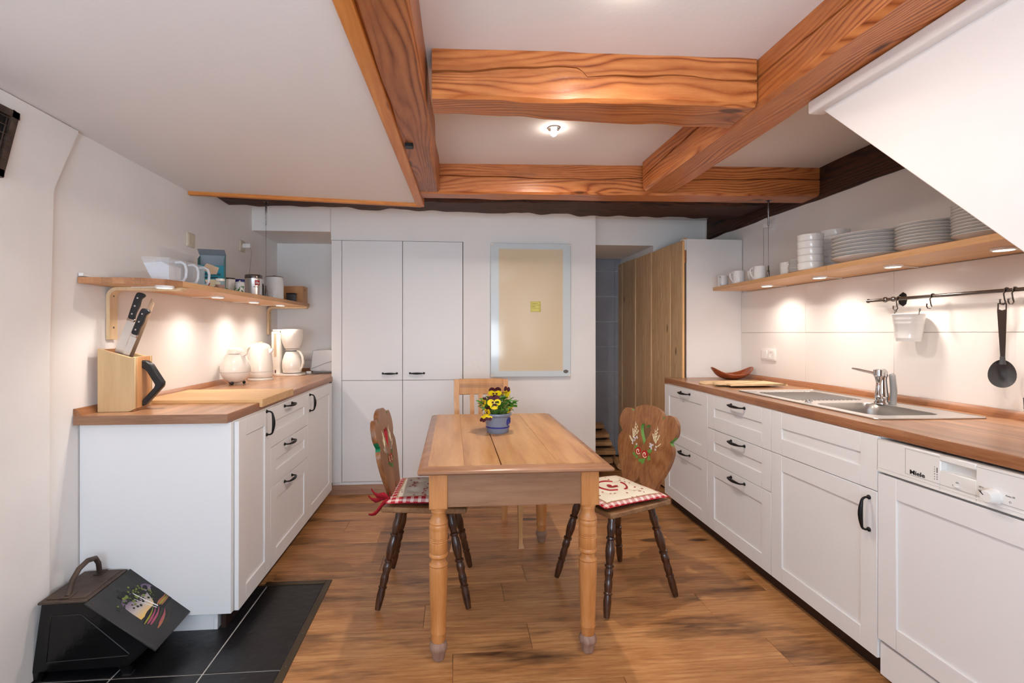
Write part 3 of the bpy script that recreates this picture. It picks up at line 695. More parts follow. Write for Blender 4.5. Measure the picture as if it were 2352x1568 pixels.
m.loft([[(fxe(yy) + dx, yy, z) for dx, z in prof] for yy in (-0.5, 1.02, 2.2, 3.495)])
m.build('front_edge', M['wt_edge'], wt)
m = MB(); m.loft([[(XW - 0.026, yy, 0.918), (XW - 0.024, yy, 0.927), (XW - 0.010, yy, 0.946), (XW - 0.006, yy, 0.950), (XW, yy, 0.950), (XW, yy, 0.918)] for yy in (-0.5, 3.495)])
m.build('upstand', M['wt_edge'], wt)

# sink
sk = thing('sink', 'stainless steel sink with drainer on the left, let into the right worktop', 'sink', (1.632, 1.755, 0.918), -0.0144)
W_, D_ = 0.885, 0.430    # local: x across (to the wall) 0..D_, y along 0..W_ ; bowl at low y
m = MB()
bx0, bx1, by0, by1 = 0.045, 0.345, 0.045, 0.395
zt = 0.0035
def rrect(x0, x1, y0, y1, r, n=5):
    out = []
    for cx, cy, a0 in ((x1 - r, y0 + r, -90), (x1 - r, y1 - r, 0), (x0 + r, y1 - r, 90), (x0 + r, y0 + r, 180)):
        for k in range(n + 1): a = R(a0 + 90 * k / n); out.append((cx + r * math.cos(a), cy + r * math.sin(a)))
    return out
holeb = rrect(bx0, bx1, by0, by1, 0.055)
holed = rrect(0.045, 0.385, 0.475, 0.845, 0.03)
m.prism(rrect(-0.012, D_ + 0.012, -0.03, W_ + 0.018, 0.018), 0.0005, zt, 'z', holes=[holeb, holed])
rim = rrect(-0.012, D_ + 0.012, -0.03, W_ + 0.018, 0.018, 3)
m.tube([(x, y, zt) for x, y in rim], 0.0028, 6, closed=True)
m.build('rim', M['steel'], sk)
m = MB()
b = bmesh.new(); rings = []
for s_, z in ((0, zt), (0.003, 0.0), (0.008, -0.03), (0.014, -0.13), (0.03, -0.148), (0.10, -0.155)):
    P = rrect(bx0 + s_, bx1 - s_, by0 + s_, by1 - s_, 0.055)
    rings.append([b.verts.new((x, y, z)) for x, y in P])
for A, B in zip(rings, rings[1:]):
    for i in range(len(A)): b.faces.new((A[i], A[(i + 1) % len(A)], B[(i + 1) % len(A)], B[i]))
b.faces.new(rings[-1]); bmesh.ops.recalc_face_normals(b, faces=b.faces); bmesh.ops.reverse_faces(b, faces=b.faces); m._merge(b, 0)
m.build('bowl', M['steel_dk'], sk)
m = MB(); m.M = T(0.195, 0.22, -0.154); m.lathe([(0, 0.001), (0.03, 0.001), (0.04, 0.003), (0.042, 0)], 20); m.build('drain', M['chrome'], sk)
m = MB(); m.box(0.045, 0.385, 0.475, 0.845, -0.006, -0.003)
for i in range(15):
    x = 0.068 + i * 0.021; m.tube([(x, 0.49, -0.004), (x, 0.50, 0.0), (x, 0.81, 0.001), (x, 0.825, -0.004)], 0.0042, 6)
m.tube([(x, y, -0.001) for x, y in rrect(0.045, 0.385, 0.475, 0.845, 0.03, 3)], 0.005, 6, closed=True)
m.build('drainer', M['steel'], sk)
m = MB(); m.M = T(0.055, 0.43, zt); m.lathe([(0, 0.012), (0.010, 0.012), (0.011, 0.005), (0.014, 0.0)], 16); m.lathe([(0, 0.014), (0.006, 0.014), (0.006, 0.011)], 8)
m.box(-0.006, 0.006, -0.028, 0.026, 0.004, 0.012, bev=0.003)
m.build('drain_knob', M['chrome'], sk)
# tap
tp = thing('kitchen_tap', 'chrome mixer tap with pull-out spray standing behind the sink bowl', 'tap', (1.995, 2.105, 0.9215), R(-12))
m = MB(); m.lathe([(0, 0), (0.030, 0), (0.030, 0.006), (0.025, 0.012), (0.024, 0.03), (0.027, 0.034), (0.024, 0.06), (0.020, 0.11), (0.021, 0.125), (0.024, 0.128), (0.022, 0.150), (0.014, 0.162), (0, 0.164)], 24); m.build('body', M['chrome'], tp)
m = MB(); m.M = T(-0.028, -0.026, 0); m.lathe([(0, 0.020), (0.012, 0.020), (0.016, 0.028), (0.016, 0.045), (0.011, 0.052), (0.0105, 0.10), (0.016, 0.125), (0.018, 0.128), (0.018, 0.131), (0.0205, 0.133), (0.0205, 0.160), (0.012, 0.164), (0, 0.164)], 22)
m.M = Matrix.Identity(4); m.tube([(-0.02, -0.02, 0.145), (0.0, 0.0, 0.145)], 0.018, 12); m.build('spout', M['chrome'], tp)
m = MB(); m.tube([(0.0, 0.01, 0.135), (-0.02, 0.045, 0.142), (-0.05, 0.085, 0.152), (-0.065, 0.11, 0.157)], [0.010, 0.007, 0.006, 0.004], 10); m.build('lever', M['chrome'], tp)
m = MB(); m.tube([(0.034, -0.022, 0.0), (0.036, -0.024, 0.06), (0.034, -0.022, 0.100), (0.032, -0.02, 0.135), (0.03, -0.018, 0.142)], [0.013, 0.0135, 0.0125, 0.0125, 0.008], 14); m.build('side_spray', M['grey'], tp)

# ---- left run
LX = -0.900
LBd = [2.114, 2.475, 3.093, 3.690]
lab = ['white base cabinet with one door at the near end of the left counter', 'white base cabinet with three drawers in the left counter', 'white base cabinet with one tall door next to the tall wall cupboard']
for i in range(3):
    w = LBd[i + 1] - LBd[i]
    t = thing('base_cabinet', lab[i], 'cabinet', (LX, LBd[i], 0), R(90)); carcass(t, w, 0.59)
    if i == 1:
        for z0, z1 in ((0.08, 0.48), (0.48, 0.68), (0.68, 0.88)):
            d = shaker('drawer', w, z0, z1, t); put_handle(d, w * 0.41, z1 - 0.024 if z1 < 0.8 else z1 - 0.020, L=0.118)
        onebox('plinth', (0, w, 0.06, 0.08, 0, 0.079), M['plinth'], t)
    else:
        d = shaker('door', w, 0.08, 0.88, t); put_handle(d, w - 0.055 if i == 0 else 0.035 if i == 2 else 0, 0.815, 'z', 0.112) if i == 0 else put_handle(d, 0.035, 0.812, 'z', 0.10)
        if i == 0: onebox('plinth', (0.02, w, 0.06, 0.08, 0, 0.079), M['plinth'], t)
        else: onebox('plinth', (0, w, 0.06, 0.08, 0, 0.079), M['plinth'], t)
t = thing('end_panel', 'broad plain white end panel closing the left counter, behind the coal box', 'panel', (0, 0, 0))
onebox('panel', (-1.516, LX - 0.022, 2.094, 2.112, 0.081, 0.879), M['white'], t, 0.001)
onebox('plinth', (-1.48, -1.005, 2.125, 2.14, 0.0, 0.081), M['white'], t, 0.001)
onebox('side_plinth', (-1.005, -0.99, 2.125, 2.165, 0.0, 0.079), M['white'], t, 0.001)
wt = thing('worktop', 'walnut-look worktop of the left counter, running on into the alcove', 'worktop', (0, 0, 0))
m = MB(); m.prism([(-1.515, 2.064), (-0.926, 2.064), (-0.926, 3.792), (-0.944, 3.82), (-0.944, 4.325), (-1.515, 4.325)], 0.880, 0.918, 'z'); m.build('top', M['worktop'], wt)
m = MB(); m.loft([[(-0.921 - dx, yy, z) for dx, z in prof] for yy in (2.062, 3.795)])
m.build('front_edge', M['wt_edge'], wt)
m = MB(); m.box(-1.515, -0.9225, 2.0605, 2.064, 0.8805, 0.9175); m.build('end_edge', M['wt_endx'], wt)
m = MB()
up = [(0.0, 0.9181), (0.030, 0.9181), (0.028, 0.924), (0.012, 0.942), (0.008, 0.946), (0.0, 0.946)]
m.loft([[(-1.519 + dx, yy, z) for dx, z in up] for yy in (2.066, 4.32)]); m.loft([[(x, 4.329 - dx, z) for dx, z in up] for x in (-1.48, -0.944)])
m.build('upstand', M['wt_edge'], wt)

# ---- tall fitted cupboard in the back wall
t = thing('tall_cupboard', 'tall flat white fitted cupboard with four doors in the back wall', 'cupboard', (0, 0, 0))
onebox('body', (-0.934, 0.080, YB + 0.004, 4.36, 0.095, 1.968), M['white'], t)
onebox('filler_panel', (-0.933, -0.857, YB - 0.014, YB + 0.004, 0.095, 1.967), M['white'], t, 0.001)
for a, b, side in ((-0.854, -0.393, 1), (-0.389, 0.076, -1)):
    onebox('door', (a, b, YB - 0.014, YB + 0.004, 0.100, 0.882), M['white'], t, 0.001)
    d = onebox('door', (a, b, YB - 0.014, YB + 0.004, 0.885, 1.967), M['white'], t, 0.001)
    h = handle_mb(0.108, 'x').build('handle', M['black'], d); h.location = (-0.489 if side > 0 else -0.279, YB - 0.014, 0.937)
onebox('gap_shade_sheet', (-0.934, 0.08, YB + 0.0035, YB + 0.0045, 0.10, 1.97), plain('door_gap_shade', srgb(120, 108, 96), 0.9), t)  # brownish sheet behind the doors, paints shade into their gaps
onebox('plinth', (-0.93, 0.08, YB - 0.004, YB + 0.01, 0.0, 0.0955), M['white'], t)
struct(onebox('baseboard_back', (-1.0, 1.151, YB - 0.020, YB - 0.005, 0.0, 0.075), M['skirt'], None, 0.002))

# ---- tall cabinet clad with pine boards, right
t = thing('boarded_cabinet', 'tall white cabinet with a pine board side beyond the right counter', 'cabinet', (0, 0, 0))
onebox('side_panel', (1.748, 2.184, 3.499, 3.517, 0.0, 1.957), M['wall'], t, 0.001)
onebox('back', (2.150, 2.184, 3.517, 4.04, 0.0, 1.93), M['white'], t)
onebox('inside_shade_sheet', (1.80, 1.81, 3.52, 4.04, 0.0, 1.93), M['dark'], t)  # near-black sheet painting the shade of the cabinet interior
onebox('top_block', (1.718, 1.745, 3.475, 3.52, 1.955 - 0.0, 1.961), M['plank'], t)
onebox('wood_block', (1.716, 1.7465, 3.500, 3.530, 1.78, 1.872), M['beam_dk'], t, 0.001)
onebox('white_block', (1.716, 1.7465, 3.498, 3.530, 1.874, 1.953), M['wall'], t, 0.001)
bys = [4.895, 4.748, 4.572, 4.387, 4.208, 4.025, 3.845, 3.659, 3.464]
bzs = [1.955, 1.956, 1.950, 1.947, 1.944, 1.944, 1.943, 1.941]
for k in range(8):
    m = MB(); dx = [0.0, 0.004, -0.003, 0.003, -0.003, 0.004, -0.002, 0.0][k]
    m.box(1.698 + dx, 1.716, bys[k + 1] + 0.002, bys[k] - 0.002, 0.012, bzs[k], bev=0.004)
    if k == 7: m.box(1.6985, 1.7155, bys[k + 1] - 0.0005, bys[k + 1] + 0.0015, 0.014, bzs[k] - 0.01, mi=1)
    m.build('board', [M['plank'], M['pine_edge']], t)

# ---- heater panel and note
t = thing('wall_heater', 'flat glass heating panel with a cream middle, hung on the back wall', 'heater', (0.617, YB, 1.433))
m = MB(); m.box(-0.319, 0.319, -0.042, -0.034, -0.527, 0.527, bev=0.002); m.build('glass_front', M['heater'], t)
m = MB(); m.box(-0.311, 0.311, -0.034, -0.001, -0.519, 0.519); m.build('backing', M['white'], t)
for sx in (-1, 1):
    for sz in (-1, 1):
        m = MB(); m.box(sx * 0.310 - 0.010, sx * 0.310 + 0.010, -0.0435, -0.033, sz * 0.518 - 0.010, sz * 0.518 + 0.010, bev=0.003); m.build('corner_clip', M['ivory'], t)
m = MB(); m.M = T(0.280, -0.0425, -0.487) @ RX(R(90)); m.lathe([(0, 0.002), (0.018, 0.002), (0.020, 0)], 20, sy=0.7); m.build('badge', M['pin'], t)
t = thing('sticky_note', 'small yellow sticky note with handwriting on the heating panel', 'note', (0.654, YB - 0.0425, 1.461))
m = MB(); m.surf(lambda u, v: (-0.041 + 0.082 * u, -0.0005 - 0.006 * (1 - v) ** 3, -0.041 + 0.082 * v), 4, 8); n_ = m.build('paper', M['note'], t)
n_.modifiers.new('s', 'SOLIDIFY').thickness = 0.0006
for k in range(4):
    m = MB(); q = random.Random(k); xe = (0.02, 0.036, -0.004, 0.03)[k]; n_ = 46
    m.tube([(lerp(-0.028, xe, i / n_), -0.0021 - 0.0003 * k, 0.024 - 0.013 * k + 0.0022 * math.sin(i * 1.7) * q.uniform(0.3, 1.3)) for i in range(n_ + 1)], 0.0004, 4)
    m.build('handwriting', M['blackp'], t)
# ------------------------------------------------------------------ table
t = thing('dining_table', 'old wooden dining table with turned legs and a cracked plank top, in the middle', 'table', (0.2375, 2.3675, 0))
hx, hy = 0.366, 0.600
m = MB()
pr = [(0.0, 0.732), (0.006, 0.730), (0.016, 0.731), (0.022, 0.737), (0.022, 0.744), (0.014, 0.750), (0.006, 0.7535), (-0.002, 0.755), (-0.016, 0.756), (-0.016, 0.732)]
def ring_pts(o):
    return [(-(hx - 0.022 + o), -(hy - 0.022 + o)), ((hx - 0.022 + o), -(hy - 0.022 + o)), ((hx - 0.022 + o), (hy - 0.022 + o)), (-(hx - 0.022 + o), (hy - 0.022 + o))]
b = bmesh.new(); cols = []
for o_, z in pr: cols.append([b.verts.new((x, y, z)) for x, y in ring_pts(o_)])
for A, B in zip(cols, cols[1:] + cols[:1]):
    for i in range(4): b.faces.new((A[i], A[(i + 1) % 4], B[(i + 1) % 4], B[i]))
bmesh.ops.recalc_face_normals(b, faces=b.faces); m._merge(b, 0)
m.build('edge_moulding', M['table_edge'], t)
px = [-(hx - 0.036), -0.195, -0.058, 0.160, hx - 0.036]; gp = [0.0003, 0.0002, 0.0012, 0.0001, 0]
for k in range(4):
    m = MB(); a, b_ = px[k] + (gp[k] if k else 0), px[k + 1] - (gp[k + 1] if k < 3 else 0)
    if k == 2: m.prism([(a + 0.0022, -(hy - 0.036)), (b_, -(hy - 0.036)), (b_, hy - 0.036), (a - 0.0004, hy - 0.036)], 0.733, 0.7598, 'z', bev=0.0008)
    else: m.box(a, b_, -(hy - 0.036), hy - 0.036, 0.733, 0.7598, bev=0.0005)
    m.build('plank', M['table'], t)
onebox('crack_shade_sheet', (-hx + 0.05, hx - 0.05, -hy + 0.06, hy - 0.06, 0.727, 0.732), M['dark'], t).name = 'underside'  # near-black sheet below the planks, paints the shade seen through the cracks
lx, ly = 0.2925, 0.500
for sx in (-1, 1):
    for sy in (-1, 1):
        m = MB(); m.M = T(sx * lx, sy * ly, 0); m.box(-0.035, 0.035, -0.035, 0.035, 0.585, 0.731, bev=0.002)
        m.lathe([(0, 0.585), (0.034, 0.585), (0.033, 0.578), (0.026, 0.575), (0.029, 0.569), (0.026, 0.560), (0.0275, 0.545), (0.034, 0.533), (0.0365, 0.527), (0.034, 0.521), (0.036, 0.517), (0.0365, 0.505), (0.0345, 0.501), (0.035, 0.498),
                 (0.036, 0.470), (0.0335, 0.4675), (0.036, 0.465), (0.0335, 0.4615), (0.036, 0.458), (0.0335, 0.4545), (0.036, 0.452), (0.0355, 0.415), (0.0335, 0.411), (0.0365, 0.405), (0.036, 0.398), (0.028, 0.390), (0.028, 0.380), (0.031, 0.374),
                 (0.0365, 0.366), (0.0335, 0.360), (0.0355, 0.352), (0.0355, 0.33), (0.034, 0.26), (0.031, 0.17), (0.0285, 0.118), (0.031, 0.112), (0.031, 0.105), (0.027, 0.102), (0.027, 0.078), (0.025, 0.070)], 28)
        lg = m.build('leg', M['table_leg'], t)
        m = MB(); m.M = T(sx * lx, sy * ly, 0); m.lathe([(0.025, 0.070), (0.032, 0.062), (0.0355, 0.050), (0.033, 0.040), (0.028, 0.034), (0.026, 0.022), (0.0235, 0.008), (0.021, 0.001), (0, 0.0005)], 28); m.build('foot', M['leg_worn'], lg)
m = MB(); m.box(-lx + 0.030, lx - 0.030, -ly - 0.028, -ly - 0.008, 0.590, 0.731, bev=0.001); m.build('apron', M['table_apron'], t)
m = MB(); m.box(-lx + 0.030, lx - 0.030, ly + 0.008, ly + 0.028, 0.590, 0.731, bev=0.001); m.build('apron', M['table_apron'], t)
for sx in (-1, 1):
    m = MB(); m.box(min(sx * (lx + 0.008), sx * (lx + 0.028)), max(sx * (lx + 0.008), sx * (lx + 0.028)), -ly + 0.03, ly - 0.03, 0.590, 0.731, bev=0.001); m.build('apron', M['table_apron'], t)

# ------------------------------------------------------------------ carved chairs (front = -y)
def back_outline():
    half = [(0.0, 0.425), (0.045, 0.421), (0.090, 0.402), (0.106, 0.368), (0.130, 0.392), (0.170, 0.388), (0.197, 0.352), (0.198, 0.305), (0.166, 0.268), (0.176, 0.258), (0.192, 0.228), (0.183, 0.170), (0.160, 0.115), (0.132, 0.066), (0.116, 0.030), (0.110, -0.02), (0.050, -0.02), (0.038, 0.020), (0.014, 0.040), (0.0, 0.066)]
    left = [(-x, z) for x, z in half[1:-1]][::-1]
    pts = half + left
    N_ = len(half)
    cor = {3, 8, 15, 16, 19}
    cor2 = set(cor)
    L_ = len(pts)
    for c in cor:
        if 0 < c < N_ - 1: cor2.add(L_ - c)
    return smooth_poly(pts, 5, cor2)
def heart():
    half = [(0.0, 0.312), (0.012, 0.327), (0.030, 0.326), (0.037, 0.305), (0.028, 0.276), (0.012, 0.248), (0.0, 0.222)]
    pts = half + [(-x, z) for x, z in half[1:-1]][::-1]
    return smooth_poly(pts, 4, {0, 6})
BP, HP = back_outline(), heart()
legprof = [(0, 0.0), (0.012, 0.002), (0.015, 0.03), (0.017, 0.07), (0.0145, 0.098), (0.0185, 0.101), (0.0185, 0.106), (0.0145, 0.110), (0.0175, 0.135), (0.0165, 0.155), (0.0145, 0.165), (0.0185, 0.185), (0.0175, 0.205), (0.014, 0.214), (0.0195, 0.218), (0.0195, 0.228), (0.014, 0.232),
           (0.018, 0.255), (0.0205, 0.285), (0.018, 0.318), (0.0145, 0.335), (0.0195, 0.339), (0.0195, 0.348), (0.0145, 0.352), (0.0175, 0.378), (0.0190, 0.395), (0.0155, 0.415), (0.0175, 0.440), (0.0175, 0.455), (0, 0.455)]
TILT = R(-11)
def carved_chair(label, loc, rz, paint, edge_mat, heart_mat):
    t = thing('carved_chair', label, 'chair', loc, rz, 'carved farmhouse chairs')
    m = MB(); P = smooth_poly([(-0.205, -0.19), (0.205, -0.19), (0.212, -0.15), (0.190, 0.17), (0.165, 0.2), (-0.165, 0.2), (-0.190, 0.17), (-0.212, -0.15)], 4, {0, 1})
    P = smooth_poly([(-0.19, -0.195), (0.0, -0.205), (0.19, -0.195), (0.210, -0.17), (0.205, -0.05), (0.185, 0.165), (0.165, 0.19), (0.0, 0.195), (-0.165, 0.19), (-0.185, 0.165), (-0.205, -0.05), (-0.210, -0.17)], 4)
    m.prism(P, 0.438, 0.462, 'z', bev=0.004); m.build('seat', M['chair_seat'], t)
    for sx in (-1, 1):
        onebox('batten', (sx * 0.115 - 0.02, sx * 0.115 + 0.02, -0.16, 0.15, 0.418, 0.438), M['chair_dk'], t, 0.002)
    for sx in (-1, 1):
        for sy in (-1, 1):
            top = Vector((sx * 0.125, sy * 0.115, 0.425)); ft = Vector((sx * 0.197, sy * 0.205, 0.006))
            d = top - ft; q = Vector((0, 0, 1)).rotation_difference(d.normalized()).to_matrix().to_4x4()
            m = MB(); m.M = T(*ft) @ q @ Matrix.Diagonal((1.05, 1.05, d.length / 0.455, 1)); m.lathe(legprof, 18); m.build('leg', M['chair_dk'], t)
    B = T(0, 0.158, 0.462) @ RX(TILT)
    m = MB(); m.M = B; m.prism(BP, -0.011, 0.011, 'y', holes=[HP], bev=0.0); bk = m.build('backrest', M['chair_bk'], t, ang=50)
    # painted edges of heart and notches
    m = MB(); m.M = B
    for i in range(len(HP)):
        a, b_ = HP[i], HP[(i + 1) % len(HP)]
        bm_ = bmesh.new(); c = (0.0, 0.275); f = 0.985
        A_ = [(lerp(c[0], p[0], f), lerp(c[1], p[1], f)) for p in (a, b_)]
        vs = [bm_.verts.new((A_[0][0], -0.0105, A_[0][1])), bm_.verts.new((A_[1][0], -0.0105, A_[1][1])), bm_.verts.new((A_[1][0], 0.0105, A_[1][1])), bm_.verts.new((A_[0][0], 0.0105, A_[0][1]))]
        bm_.faces.new(vs); m._merge(bm_, 0)
    m.build('painted_heart_edge', heart_mat, bk)
    n_ = len(BP)
    for rng_ in ((13, 19), (36, 46), (n_ - 19, n_ - 13), (n_ - 46, n_ - 36)):
        m = MB(); m.M = B
        for i in range(*rng_):
            a, b_ = BP[i % n_], BP[(i + 1) % n_]
            dx, dz = b_[0] - a[0], b_[1] - a[1]; l = math.hypot(dx, dz) or 1; nx, nz = -dz / l * 0.0006, dx / l * 0.0006
            if (nx * a[0] + nz * (a[1] - 0.25)) < 0: nx, nz = -nx, -nz
            bm_ = bmesh.new(); vs = [bm_.verts.new((p[0] + nx, yy, p[1] + nz)) for p, yy in ((a, -0.011), (b_, -0.011), (b_, 0.011), (a, 0.011))]
            bm_.faces.new(vs); m._merge(bm_, 0)
        m.build('painted_edge', edge_mat, bk)
    # painted garland: twigs, little flowers, leaves, two roses
    def blob(m_, x, z, r, mi, y=-0.0115, n=9, sx=1.0, a=0.0):
        bm_ = bmesh.new(); vs = []
        for k in range(n):
            th = 2 * math.pi * k / n; ex, ez = r * sx * math.cos(th), r * math.sin(th)
            vs.append(bm_.verts.new((x + ex * math.cos(a) - ez * math.sin(a), y, z + ex * math.sin(a) + ez * math.cos(a))))
        f = bm_.faces.new(vs); bmesh.ops.recalc_face_normals(bm_, faces=bm_.faces); m_._merge(bm_, mi)
    m = MB(); m.M = B; q = random.Random(paint)
    for sx in (-1, 1):
        for (x, z, l, a) in ((0.074, 0.250, 0.065, 0.18), (0.080, 0.245, 0.050, -0.3), (0.068, 0.255, 0.040, 0.5), (0.085, 0.225, 0.036, -0.8), (0.078, 0.245, 0.085, 0.02)):
            x1, z1 = x - l * math.sin(a) * 1, z + l * math.cos(a)
            p = [(sx * lerp(x, x1, k / 5), -0.0115, lerp(z, z1, k / 5)) for k in range(6)]; m.tube(p, [0.0012, 0.0015, 0.0015, 0.0012, 0.001, 0.0006], 5, mi=0)
            for k in (2, 3, 4): blob(m, p[k][0] + 0.005, p[k][2] + 0.003, 0.0022, 0, -0.0118, 6, 2.6, 0.9 * sx)
    m.build('painted_twigs', M['creamp'], bk)
    m = MB(); m.M = B
    for sx in (-1, 1):
        for k in range(9):
            cx, cz = sx * (0.066 + q.uniform(-0.022, 0.022)), 0.235 + q.uniform(-0.02, 0.02)
            for j in range(5): blob(m, cx + 0.0035 * math.cos(j * 1.256), cz + 0.0035 * math.sin(j * 1.256), 0.0021, 0, -0.0121, 6)
            blob(m, cx, cz, 0.0014, 1, -0.0125, 6)
    m.build('painted_small_flowers', [M['china'], M['navy']], bk)
    m = MB(); m.M = B
    for (x, z) in ((-0.047, 0.200), (-0.037, 0.152), (-0.055, 0.165), (0.048, 0.197), (0.003, 0.142), (-0.012, 0.146), (0.018, 0.150), (0.052, 0.168), (0.058, 0.205)):
        for j in range(4): blob(m, x + q.uniform(-0.008, 0.008), z + q.uniform(-0.008, 0.008), 0.0075, j % 2, -0.0118 - 0.0001 * j, 9, 0.7, q.uniform(0, 3))
    m.build('painted_leaves', [M['greenp'] if paint == 1 else M['greend'], M['greenp']], bk)
    m = MB(); m.M = B
    for (x, z) in ((-0.030, 0.185), (0.018, 0.178)):
        blob(m, x, z, 0.0205, 0, -0.0123, 14)
        for j in range(9):
            th = j * 0.7; r_ = 0.004 + 0.0015 * j
            blob(m, x + r_ * math.cos(th), z + r_ * math.sin(th), 0.0062, 1, -0.0126 - 0.00003 * j, 7, 0.40, th)
    m.build('painted_roses', [M['red'], M['creamp']], bk)
    return t
cr = carved_chair('dark carved wooden chair with green-edged heart, right of the table', (0.790, 2.322, 0), R(-69), 1, M['greenp'], M['greenp'])
cl_ = carved_chair('dark carved wooden chair with a red-edged heart, left of the table', (-0.123, 2.392, 0), R(87), 2, M['greend'], M['red'])
def cushion(name, label, loc, rz, half, mat, warm, tie):
    t = thing(name, label, 'cushion', loc, rz)
    def top(sgn):
        def f(u, v):
            x, y = 2 * u - 1, 2 * v - 1
            e = max(0.0, (1 - x ** 4)) ** 0.55 * max(0.0, (1 - y ** 4)) ** 0.55
            pin = 1 - 0.05 * (1 - abs(y)) * abs(x) ** 6 - 0.0
            X_ = x * half * (1 - 0.05 * (1 - y * y)) ; Y_ = y * half * (1 - 0.05 * (1 - x * x))
            z = 0.018 + sgn * e * (0.024 if sgn > 0 else 0.017)
            if sgn > 0:
                for (cx, cy) in ((0, 0), (0.38, 0.38), (-0.38, 0.38), (0.38, -0.38), (-0.38, -0.38)):
                    d = math.hypot(x - cx, y - cy); z -= 0.009 * math.exp(-(d / 0.13) ** 2)
                z += 0.0015 * math.sin(x * 7 + y * 5) * e
            return (X_, Y_, z)
        return f
    m = MB(); m.surf(top(1), 40, 40); m.surf(lambda u, v: top(-1)(v, u), 24, 24); m.build('cover', mat, t, ang=70)
    # raised-thread motifs on the linen middle
    m = MB(); q = random.Random(5)
    def hrt(cx, cy, s_, a):
        pts = []
        for k in range(16):
            th = 2 * math.pi * k / 16; X_ = 16 * math.sin(th) ** 3; Y_ = 13 * math.cos(th) - 5 * math.cos(2 * th) - 2 * math.cos(3 * th) - math.cos(4 * th)
            X_, Y_ = X_ * s_ / 16, Y_ * s_ / 16
            u = (cx + X_ * math.cos(a) - Y_ * math.sin(a)); v = (cy + X_ * math.sin(a) + Y_ * math.cos(a))
            pp = top(1)((u / half + 1) / 2, (v / half + 1) / 2); pts.append((pp[0], pp[1], pp[2] + 0.0012))
        bm_ = bmesh.new(); bm_.faces.new([bm_.verts.new(p) for p in pts]); m._merge(bm_, 0)
    def line(pts, r=0.0012):
        P = []
        for u, v in pts:
            pp = top(1)((u / half + 1) / 2, (v / half + 1) / 2); P.append((pp[0], pp[1], pp[2] + 0.0006))
        m.tube(P, r, 4)
    if warm:
        for (cx, cy) in ((0.03, 0.085), (-0.03, -0.085), (0.09, 0.0), (-0.09, 0.02)):
            hrt(cx, cy, 0.010, 1.57)
            for s_ in (-1, 1):
                line([(cx + s_ * (0.02 + 0.006 * k), cy + 0.012 * math.sin(k)) for k in range(7)])
                for k in range(1, 6): hrt(cx + s_ * (0.02 + 0.006 * k), cy + 0.008 * (1 if k % 2 else -1), 0.003, k)
    else:
        for ang in (0.3, 2.4, 4.5):
            line([(0.075 * math.cos(ang + 0.25 * k), 0.075 * math.sin(ang + 0.25 * k)) for k in range(7)], 0.005)
        hrt(0, 0, 0.03, 0.6)
        for k in range(12): hrt(0.115 * math.cos(k * 0.52), 0.115 * math.sin(k * 0.52), 0.006, k)
    m.build('embroidery', M['red'], t)['kind'] = 'stuff'
    if tie:
        m = MB(); q = random.Random(9)
        for (x0, y0, dx, dy, dz) in ((-0.15, 0.17, 0.0, 0.10, 0.02), (-0.15, 0.17, -0.04, 0.09, -0.05), (-0.15, 0.17, -0.01, 0.085, 0.055), (-0.15, 0.17, 0.10, 0.03, 0.06)):
            pts = [(x0 + dx * k / 6, y0 + dy * k / 6, 0.018 + dz * k / 6 + 0.012 * math.sin(k * 1.1)) for k in range(7)]
            b = bmesh.new(); A_ = []
            for k, p in enumerate(pts):
                w = 0.004 + 0.010 * math.sin(math.pi * min(1, (k + 0.5) / 6)); A_.append((b.verts.new((p[0], p[1], p[2] + w)), b.verts.new((p[0] + 0.004, p[1] + 0.002, p[2] - w))))
            for A, Bq in zip(A_, A_[1:]): b.faces.new((A[0], A[1], Bq[1], Bq[0]))
            m._merge(b, 0)
        o = m.build('tie_ribbon', M['redcloth'], t); o.modifiers.new('s', 'SOLIDIFY').thickness = 0.0015
    return t
cushion('seat_cushion', 'red plaid seat cushion with linen middle and ribbon ties, on the left chair', (-0.108, 2.388, 0.463), R(87), 0.190, cushion_mat('plaid_left', 0.190, 0.052, srgb(214, 206, 190)), True, True)
cushion('seat_cushion', 'red and pink checked seat cushion with patterned cream middle, on the right chair', (0.775, 2.310, 0.463), R(-69), 0.190, cushion_mat('check_right', 0.190, 0.036, srgb(240, 232, 212)), False, False)

# ---- plain beech chair at the far end of the table
t = thing('beech_chair', 'light beech chair with slatted back, at the far end of the table', 'chair', (0.195, 2.985, 0), R(1))
for sx in (-1, 1):
    m = MB(); P = []
    for k in range(9):
        z = 0.944 * k / 8; yb = 0.205 + (0.0 if z < 0.45 else 0.07 * ((z - 0.45) / 0.5) ** 1.2) + (0.03 * (0.45 - z) / 0.45 if z < 0.45 else 0)
        P.append((sx * (0.155 + 0.012 * k / 8), yb, z))
    m.loft([[(x - 0.017, y - 0.013, z), (x + 0.017, y - 0.013, z), (x + 0.017, y + 0.013, z), (x - 0.017, y + 0.013, z)] for x, y, z in P[:-1] + [(P[-1][0] - sx * 0.003, P[-1][1], P[-1][2] - 0.004)]])
    m.build('back_leg', M['beech'], t)
    m = MB(); m.loft([[(sx * 0.195 + sx * o - w, -0.185 + q_ - w, z), (sx * 0.195 + sx * o + w, -0.185 + q_ - w, z), (sx * 0.195 + sx * o + w, -0.185 + q_ + w, z), (sx * 0.195 + sx * o - w, -0.185 + q_ + w, z)]
                      for z, w, o, q_ in ((0.425, 0.018, 0, 0), (0.30, 0.016, 0, 0), (0.10, 0.011, 0.000, -0.002), (0.03, 0.011, 0.001, -0.004), (0.0, 0.017, 0.004, -0.008))])
    m.build('front_leg', M['beech'], t)
